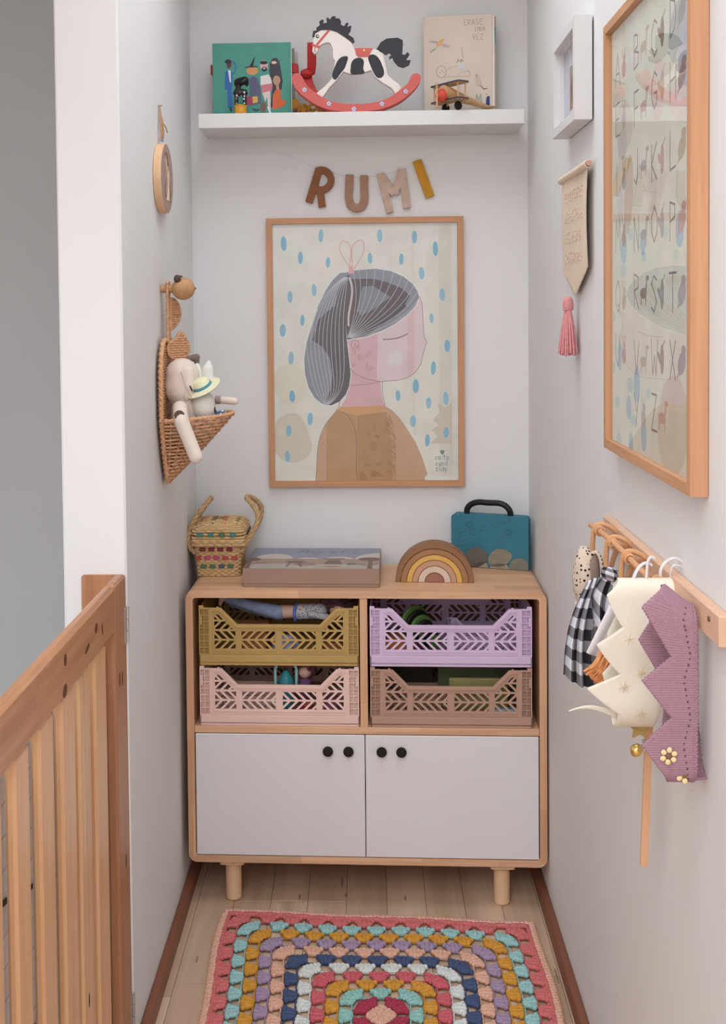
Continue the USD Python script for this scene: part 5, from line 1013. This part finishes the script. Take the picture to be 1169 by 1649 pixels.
# animal-head wall knob
T = Thing('wall_hook', 'round wooden animal-head wall knob with dark ears on the left wall', 'wall hook', (0, -.5, 1.5477))
m_kn = wood('knob_wood', px(186, 142, 98), px(160, 116, 76), 'z', 70, 20, .4)
T.part('stem', cyl((.0005, -.5, 1.5477), (.030, -.5, 1.5477), .0098, 20, .001), m_kn)
T.part('head', ell((.0525, -.5, 1.5475), (.0272, .0272, .0262), 3), m_kn, True)
m_kd = mat('knob_ear', px(72, 56, 50), .5, .1)
for y in (-.519, -.483): T.part('ear', ell((.0425, y, 1.5695), (.0085, .0055, .0095), 2), m_kd, True)
T.part('nose', ell((.080, -.5, 1.5475), (.0025, .003, .003), 1), m_kd, True)
# wicker wall basket
WBY, RIM, TIP = -.500, 1.247, 1.101
AXr, AYr = .163, .088
m_wick = wood('wicker', px(206, 158, 120, .92), px(160, 112, 78, .92), 'y', 160, 30, .55, px(186, 136, 98, .92))
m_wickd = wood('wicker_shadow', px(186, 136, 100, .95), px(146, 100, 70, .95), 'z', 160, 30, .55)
T = Thing('wall_basket', 'pointed wicker wall basket with a bow-topped back, holding soft toys', 'basket', (0, WBY, 1.25))
def cone(h, th, k=0.0):
    """h 0 tip .. 1 rim, th 0 near wall side .. pi far wall side"""
    f_ = h ** .92; return np.array([.014 + (AXr - .014 + k) * f_ * math.sin(th) ** .85, WBY - (AYr * (.18 + .82 * f_) + k) * math.cos(th), TIP + (RIM - TIP) * h + .010 * h * math.sin(th)])
rows = []
for r in range(18):
    h = .02 + .97 * r / 17
    ths = np.linspace(.02, PI - .02, 64)
    rows.append(tube([cone(h + .004 * math.sin(t * 7 + r), t, .0030 * math.sin(t * 15 + (PI if r % 2 else 0))) for t in ths], .0031, 6))
T.part('weave', rows, m_wick, True)
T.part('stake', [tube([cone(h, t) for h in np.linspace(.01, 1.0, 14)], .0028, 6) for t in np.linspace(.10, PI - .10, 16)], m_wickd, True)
T.part('rim', [tube([cone(1.0, t, .001) + np.array([0, 0, .003 + .0016 * math.sin(t * 40 + j * PI)]) + np.array([.0015 * math.cos(t * 40 + j * PI), 0, 0]) for t in np.linspace(.02, PI - .02, 120)], .0034, 6) for j in range(2)], m_wick, True)
bk = [(-.083, RIM), (-.086, 1.30), (-.085, 1.36), (-.074, 1.40), (-.052, 1.425), (-.03, 1.432), (-.012, 1.428), (0, 1.422), (.012, 1.428), (.03, 1.432), (.052, 1.425), (.074, 1.40), (.085, 1.36), (.086, 1.30), (.083, RIM), (.06, 1.18), (.016, TIP), (-.016, TIP), (-.06, 1.18)]
bpoly = Polygon([(y + WBY, z) for y, z in bk]).buffer(.004).buffer(-.004)
bk_m = []
for z in np.arange(TIP + .005, 1.428, .0062):
    ch = bpoly.intersection(LineString([(-2, z), (2, z)]))
    if ch.is_empty: continue
    y0, _, y1, _ = ch.bounds; n = max(8, int((y1 - y0) / .005))
    bk_m.append(tube([(.0095 + .0022 * math.sin(i * 1.6 + (z * 507)), y0 + (y1 - y0) * i / (n - 1), z) for i in range(n)], .0033, 6))
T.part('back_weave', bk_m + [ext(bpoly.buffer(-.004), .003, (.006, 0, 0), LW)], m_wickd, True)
T.part('back_border', [tube([(.013 + .0022 * math.sin(i * 1.15 + j * PI), y + .002 * math.cos(i * 1.15 + j * PI), z) for i, (y, z) in enumerate(np.array([bpoly.exterior.interpolate(t, normalized=True).coords[0] for t in np.linspace(0, 1, 170)]))], .0042, 6) for j in range(2)], m_wick, True)
T.part('hanging_strap', [tube([(.017 + .0016 * math.sin(z * 900 + j * PI), WBY + (.010 if s else -.010) + .0016 * math.cos(z * 900 + j * PI), z) for z in np.linspace(1.425, 1.5575, 60)], .0032, 6) for s in (0, 1) for j in (0, 1)] + [tube([(.017, WBY + .010 * math.cos(t), 1.5575 + .006 * math.sin(t)) for t in np.linspace(0, PI, 12)], .0042, 6)], m_wick, True)
def leafm(pts, x, n=60):
    p = smoothpoly(pts, n); out = [ext(p.buffer(-.002), .004, (x, 0, 0), LW), tube([(x + .003, c[0], c[1]) for c in list(p.exterior.coords)[:-1]], .0034, 6, True)]
    for z in np.arange(p.bounds[1] + .002, p.bounds[3], .0055):
        ch = p.intersection(LineString([(-2, z), (2, z)]))
        if not ch.is_empty:
            y0, _, y1, _ = ch.bounds; n_ = 10; out.append(tube([(x + .004 + .0015 * math.sin(i * 2 + z * 600), y0 + (y1 - y0) * i / (n_ - 1), z) for i in range(n_)], .003, 5))
    return out
T.part('woven_ear', [trimesh.Trimesh((m.vertices - np.array([.02, WBY + .012, 0])) @ rotm((0, 0, 1), -.75).T + np.array([.022, WBY + .012, 0]), m.faces, process=False) for m in leafm([(WBY + .010, 1.455), (WBY + .030, 1.470), (WBY + .036, 1.495), (WBY + .026, 1.518), (WBY + .014, 1.525), (WBY + .010, 1.49)], .018)], m_wick, True)
T.part('woven_bow', [trimesh.Trimesh((m.vertices - np.array([.02, WBY, 0])) @ rotm((0, 0, 1), -.75).T + np.array([.022, WBY, 0]), m.faces, process=False) for m in leafm([(WBY - .004, 1.425), (WBY + .012, 1.430), (WBY + .026, 1.446), (WBY + .044, 1.430), (WBY + .050, 1.405), (WBY + .036, 1.385), (WBY + .014, 1.384), (WBY - .006, 1.395)], .018)], m_wick, True)
# soft toys in the basket
m_doll = mat('doll_linen', px(206, 192, 180), .95, .03, 60, .25, 600)
m_btn = mat('button_brown', px(92, 64, 58), .4, .1)
T = Thing('rag_doll', 'beige rag doll with long arms and a brown button shoulder, sitting in the basket', 'doll', (.04, -.50, 1.3))
T.part('body', bones([((.048, -.505, 1.348), .040, (.045, -.505, 1.320), .041), ((.045, -.505, 1.320), .040, (.052, -.505, 1.285), .024), ((.052, -.505, 1.275), .030, (.052, -.50, 1.215), .036)], .006), m_doll, True)
T.part('hair_flap', bones([((.060, -.522, 1.356), .021, (.064, -.528, 1.322), .017), ((.064, -.528, 1.322), .017, (.062, -.53, 1.302), .011)], .005), m_doll, True)
T.part('arm', bones([((.050, -.556, 1.276), .017, (.060, -.598, 1.250), .0165), ((.060, -.598, 1.250), .0165, (.092, -.604, 1.172), .0155)], .005), m_doll, True)
ap2 = T.part('button', lathe([(0, 0), (.0105, 0), (.0115, .0015), (.010, .003), (.004, .0022), (0, .0022)], (.0560, -.6015, 1.264), (.25, -.96, .15), 20), m_btn)
T.part('thread', ell((.0566, -.6042, 1.2643), (.002, .001, .002), 1), m_doll, parent=ap2)
T.part('stitching', tube(spline([(.052, -.545, 1.36), (.060, -.553, 1.335), (.070, -.552, 1.31), (.076, -.545, 1.298)], 20), .0011, 5), mat('thread_rose', px(172, 142, 130)), True)
T.part('eye', tube(spline([(.072, -.548, 1.326), (.075, -.547, 1.320), (.077, -.545, 1.314)], 8), .0018, 5), m_kd, True)
T.part('hair_tuft', bones([((.055, -.47, 1.384), .006, (.075, -.465, 1.387), .009), ((.075, -.465, 1.387), .008, (.077, -.465, 1.372), .005)], .004), mat('doll_tuft', px(112, 98, 88), .9), True)
m_cat = mat('toy_white', px(204, 202, 196), .9, .02, 40, .2, 600)
T = Thing('soft_toy', 'white cat soft toy in a straw hat with blue band, beside the rag doll', 'soft toy', (.1, -.48, 1.3))
T.part('head', bones([((.0985, -.515, 1.285), .026, (.099, -.515, 1.272), .027)], .006), m_cat, True)
T.part('body', bones([((.104, -.478, 1.245), .018, (.100, -.478, 1.21), .016)], .005), m_cat, True)
for x, y, z in ((.078, -.49, 1.350), (.104, -.485, 1.356)): T.part('ear', bones([((x, y, z - .028), .017, (x + .001, y, z + .004), .0135), ((x + .001, y, z + .004), .013, (x + .003, y, z + .020), .005)], .004), m_cat, True)
hrot = rotm((0, 1, 0), -.42) @ rotm((1, 0, 0), .35)
def hat(m): return trimesh.Trimesh(m.vertices @ hrot.T + np.array([.098, -.522, 1.321]), m.faces, process=False)
m_hat = mat('hat_straw', px(218, 206, 170), .85, .05, 200, .3, 500)
hp2 = T.part('straw_hat', hat(lathe([(0, .021), (.010, .0215), (.018, .018), (.0205, .010), (.022, .002), (.030, .0), (.040, -.002), (.043, -.001), (.043, -.0035), (.03, -.003), (0, -.003)], (0, 0, 0), seg=36)), m_hat, True)
T.part('hat_band', hat(lathe([(.0222, .001), (.0232, .001), (.0222, .008), (.0212, .008)], (0, 0, 0), seg=36)), mat('hat_band_blue', px(72, 134, 150), .7), True, parent=hp2)
T.part('muzzle', ell((.1245, -.52, 1.270), (.002, .006, .007), 1), m_kd, True)
T = Thing('soft_toy', 'third soft toy in the basket, only its pale arm with a rose cuff sticking out', 'soft toy', (.12, -.46, 1.28))
T.part('arm', bones([((.128, -.452, 1.286), .0085, (.162, -.452, 1.283), .0088)], .004), m_doll, True)
T.part('cuff', cyl((.117, -.452, 1.2865), (.130, -.452, 1.286), .0098, 16, .001), mat('cuff_rose', px(164, 138, 140), .9), True)
T.part('body', bones([((.115, -.452, 1.285), .009, (.095, -.446, 1.262), .010), ((.095, -.446, 1.262), .010, (.08, -.443, 1.23), .011)], .006), m_doll, True)
single('printed_cloth', sheet(quadsheet((.09, -.515, 1.265), (.150, -.510, 1.268), (.140, -.50, 1.235), (.085, -.515, 1.235), 10, 8, .003, 1.5), .002), usdkit.material(stage, '/World/Looks/blue_print_cloth', {'g': ('geometry', {}), 'v': ('noise_texture', {'scale': 90.0, 'detail': 1.0}), 'r': ('rgb_ramp', {'ramp': [(0.50, px(196, 200, 204)), (0.56, px(70, 110, 150))]}), 'p': ('principled_bsdf', {'roughness': .9})}, [('g.position', 'v.vector'), ('v.fac', 'r.fac'), ('r.color', 'p.base_color')], surface='p.BSDF'), 'white cloth with blue print tucked in the wicker basket', 'cloth', smooth=True)

# ------------------------------------------------------------------ wooden stair gate along the stairwell
gp1, gp2 = px(190, 124, 80, 1.0), px(160, 94, 56, 1.0)
m_gz = wood('gate_pine', px(218, 172, 130, 1.0), px(192, 140, 98, 1.0), 'z', 55, 2.5, .35, px(206, 154, 110, 1.0), spec=.5)
m_gd = wood('gate_pine_dark', px(176, 122, 86, 1.0), px(146, 94, 64, 1.0), 'z', 55, 2.5, .35)
m_gy = wood('gate_pine_rail', px(186, 132, 94, 1.0), px(152, 98, 66, 1.0), 'y', 55, 2.5, .33)
m_gk = mat('gate_knot', px(92, 50, 32), .5, .2, 100)
T = Thing('stair_gate', 'varnished pine stair gate of upright slats under a thick top rail', 'gate', (-.015, -1.4, 0))
rp_ = T.part('top_rail', bx(-.026, -.002, -2.25, -1.0145, .892, .9835, .007), m_gy)
for y, z, ry, rz in ((-1.165, .945, .010, .008), (-1.23, .928, .016, .005), (-1.37, .952, .008, .010), (-1.375, .905, .013, .010), (-1.12, .93, .004, .012)):
    T.part('knot', ext(oval(y, z, ry, rz, 15), .0004, (-.0021, 0, 0), LW), m_gk, parent=rp_)
st_p = T.part('end_stile', bx(-.024, -.002, -1.0140, -.9235, .035, .9835, .005), m_gd)
for y, z in ((-.985, .795), (-.962, .79), (-.955, .43)): T.part('knot', ext(oval(y, z, .005, .014), .0004, (-.0021, 0, 0), LW), m_gk, parent=st_p)
for k, (yc, w) in enumerate(((-1.120, .086), (-1.236, .074), (-1.340, .078), (-1.464, .072), (-1.586, .066), (-1.708, .064), (-1.830, .062), (-1.952, .062))):
    sp_ = T.part('slat', bx(-.0215, -.006, yc - w / 2, yc + w / 2, .05, .8918, .0045), m_gz)
    if k in (1, 3): T.part('knot', ext(oval(yc - .006, .33 if k == 1 else .30, .004, .013), .0004, (-.0061, 0, 0), LW), m_gk, parent=sp_)
T.part('bottom_rail', bx(-.026, -.002, -2.25, -1.0145, .035, .0495, .004), m_gy)
m_st_ = mat('hinge_steel', (.62, .62, .63), .35, .05, metal=.85)
for z in (.885, .115):
    hp_g = T.part('hinge', [bx(-.0022, -.0008, -.9236, -.935, z - .035, z + .035)], m_st_)
    for j in range(3): T.part('knuckle', cyl((.0014, -.9235, z - .035 + .024 * j), (.0014, -.9235, z - .014 + .024 * j), .0033, 12), m_st_, parent=hp_g)
single('gate_post', ext(sbox(-.0885, 0.0, -.0028, .9815).buffer(-.006).buffer(.006), .0045, (0, -.9181, 0), XZ), m_gd, 'flat brown board screwed to the wall end behind the gate', 'post')
# white panel behind the slats, tied with dark straps
m_pan = usdkit.material(stage, '/World/Looks/panel_white', {'g': ('geometry', {}), 'm': ('mapping', {'scale': (1, 1, 1)}), 'w': ('brick_texture', {'color1': (.90, .89, .90), 'color2': (.86, .85, .86), 'mortar': (.5, .49, .5), 'scale': 1.0, 'mortar_size': .0011, 'brick_width': .21, 'row_height': .047}),
     's': ('separate_xyz', {}), 'c': ('combine_xyz', {}), 'p': ('principled_bsdf', {'roughness': .5})}, [('g.position', 's.vector'), ('s.y', 'c.x'), ('s.z', 'c.y'), ('c.vector', 'w.vector'), ('w.color', 'p.base_color')], surface='p.BSDF')
T = Thing('safety_panel', 'white panel tied behind the gate slats with dark straps', 'panel', (-.05, -1.6, .45))
T.part('sheet', bx(-.052, -.048, -2.2, -.93, .06, .88), m_pan)
m_strap = mat('strap_dark', px(60, 52, 48), .7)
for y, z in ((-1.54, .66), (-1.425, .62), (-1.54, .455), (-1.425, .40)):
    T.part('strap', tube([(-.045, y - .035, z - .004 + .012), (-.0455, y, z), (-.045, y + .035, z - .012)], .0055, 6, flat=.5), m_strap)

# ------------------------------------------------------------------ crocheted granny-square rug
RGX, RGY, PIT, SPC = .4885, -.765, .0302, .0585
yarn = {'coral': (192, 98, 98), 'aqua': (134, 178, 178), 'mustard': (198, 146, 68), 'lilac': (146, 126, 154), 'peach': (206, 154, 132), 'navy': (62, 76, 112), 'white': (190, 196, 194), 'rose': (190, 84, 96), 'teal': (126, 176, 170), 'crimson': (158, 48, 72)}
m_y = {k: mat('yarn_' + k, px(*v, 1.02), .95, .22, 260, .5, 500) for k, v in yarn.items()}
order = ['peach', 'crimson', 'teal', 'mustard', 'rose', 'white', 'navy', 'peach', 'lilac', 'mustard', 'aqua', 'coral']
T = Thing('crochet_rug', 'colourful granny-square crochet rug on the wooden floor before the cabinet', 'rug', (RGX, RGY, 0))
skew = -.060
def rugw(x, y, z):
    """relaxed textile: slight shear and wavy edge"""
    yy = y + skew * x * (.3 + .7 * max(0, y) / .37); xx = x * (1.0 + .012 * math.sin(9 * y)) + .004 * math.sin(13 * y + 1)
    yy += .003 * math.sin(17 * x); return (RGX + xx, RGY + yy * 1.04, .0015 + z)
ball = trimesh.creation.icosphere(subdivisions=1)
def puff(cx, cy, ang, seed, wide=1.0):
    """three double-crochet stitches fanning from their base, with the knotted chain on top; local: v outwards"""
    r_ = random.Random(seed); vs, fs, k = [], [], 0
    parts = [(s * .0098 * wide, -.001, .0068 * wide, .0172, .0062, s * -.26) for s in (-1, 0, 1)] + [(s * .0085 * wide, .0102 - abs(s) * .0014, .0062, .0058, .0060, 0) for s in (-1.9, -.95, 0, .95, 1.9)] + [(s * .0085, -.010, .005, .005, .004, 0) for s in (-.6, .6)]
    ca, sa = math.cos(ang), math.sin(ang)
    for (u, v, ru, rv, rz, t) in parts:
        b_ = np.array(ball.vertices) * (1 + .14 * (nrg.random((len(ball.vertices), 1)) - .5)); p = b_ * np.array([ru, rv, rz]); ct, sn = math.cos(t), math.sin(t)
        x, y = p[:, 0] * ct - p[:, 1] * sn + u + r_.uniform(-.0006, .0006), p[:, 0] * sn + p[:, 1] * ct + v
        z = p[:, 2] + .0055 + r_.uniform(0, .0012)
        X, Y = cx + x * ca - y * sa, cy + x * sa + y * ca
        vs.append(np.array([rugw(a, b2, c2) for a, b2, c2 in zip(X, Y, z)])); fs.append(np.array(ball.faces) + k); k += len(b_)
    return trimesh.Trimesh(np.vstack(vs), np.vstack(fs), process=False)
far, seed = {}, 0
for r in range(1, 13):
    col = order[r - 1]; L_ = (r - .5) * PIT if r > 1 else .0
    if r == 1:
        spots = [(.013 * math.cos(a), .013 * math.sin(a), a - PI / 2) for a in (PI / 4, 3 * PI / 4, 5 * PI / 4, 7 * PI / 4)]
    else:
        spots = []; n = r - 2
        for side in range(4):
            ang = side * PI / 2
            ts = [(i - (n - 1) / 2) * SPC for i in range(n)] + [-(L_ - .020), (L_ - .020)]
            for i, t in enumerate(ts):
                x, y = t, L_ - (.006 if i >= n else 0); a2 = ang + (.45 if i == n else -.45 if i == n + 1 else 0)
                spots.append((x * math.cos(ang) - y * math.sin(ang), x * math.sin(ang) + y * math.cos(ang), a2))
    for x, y, a2 in spots:
        seed += 1; m = puff(x, y, a2, seed, 1.08 if r < 12 else 1.2)
        if y > -.115: T.part('crochet_cluster', m, m_y[col], True)
        else: far.setdefault(col, []).append(m)
for col, ms in far.items(): T.part('crochet_clusters', ms, m_y[col], True, kind='stuff')
# joining chains under the clusters and the peach edging
nets = []
for r in range(2, 13):
    q = (r - 1) * PIT + .002; sq = []
    for a0, b0 in (((-q, q), (q, q)), ((q, q), (q, -q)), ((q, -q), (-q, -q)), ((-q, -q), (-q, q))):
        for t in np.linspace(0, 1, 14, endpoint=False): sq.append(rugw(a0[0] + (b0[0] - a0[0]) * t, a0[1] + (b0[1] - a0[1]) * t, .0032))
    T.part('joining_chain', tube(np.array(sq), .0024, 5, True), m_y[order[r - 1]], True)
q = 12 * PIT + .010
def per(t):
    t = t % 4; k, f_ = int(t), t - int(t); c4 = [(-q, q), (q, q), (q, -q), (-q, -q), (-q, q)]
    return c4[k][0] + (c4[k + 1][0] - c4[k][0]) * f_, c4[k][1] + (c4[k + 1][1] - c4[k][1]) * f_
ed, edc = [], []
for i in range(300):
    t = 4 * i / 300; x, y = per(t); a = -(int(t) * PI / 2)
    e_ = ell((0, 0, 0), (.0076, .0115, .0074), 1); v = e_.vertices @ rotm((0, 0, 1), a + .35).T
    ed.append(trimesh.Trimesh(np.array([rugw(x + p[0], y + p[1], p[2] + .0058) for p in v]), e_.faces, process=False))
T.part('edging', ed, m_y['peach'], True)
T.part('coral_row', [tube(np.array([rugw(*[c * (q - .010) / q for c in per(4 * i / 200)], .006 + .001 * math.sin(i * 2.1)) for i in range(200)]), .0066, 6, True)], m_y['coral'], True)
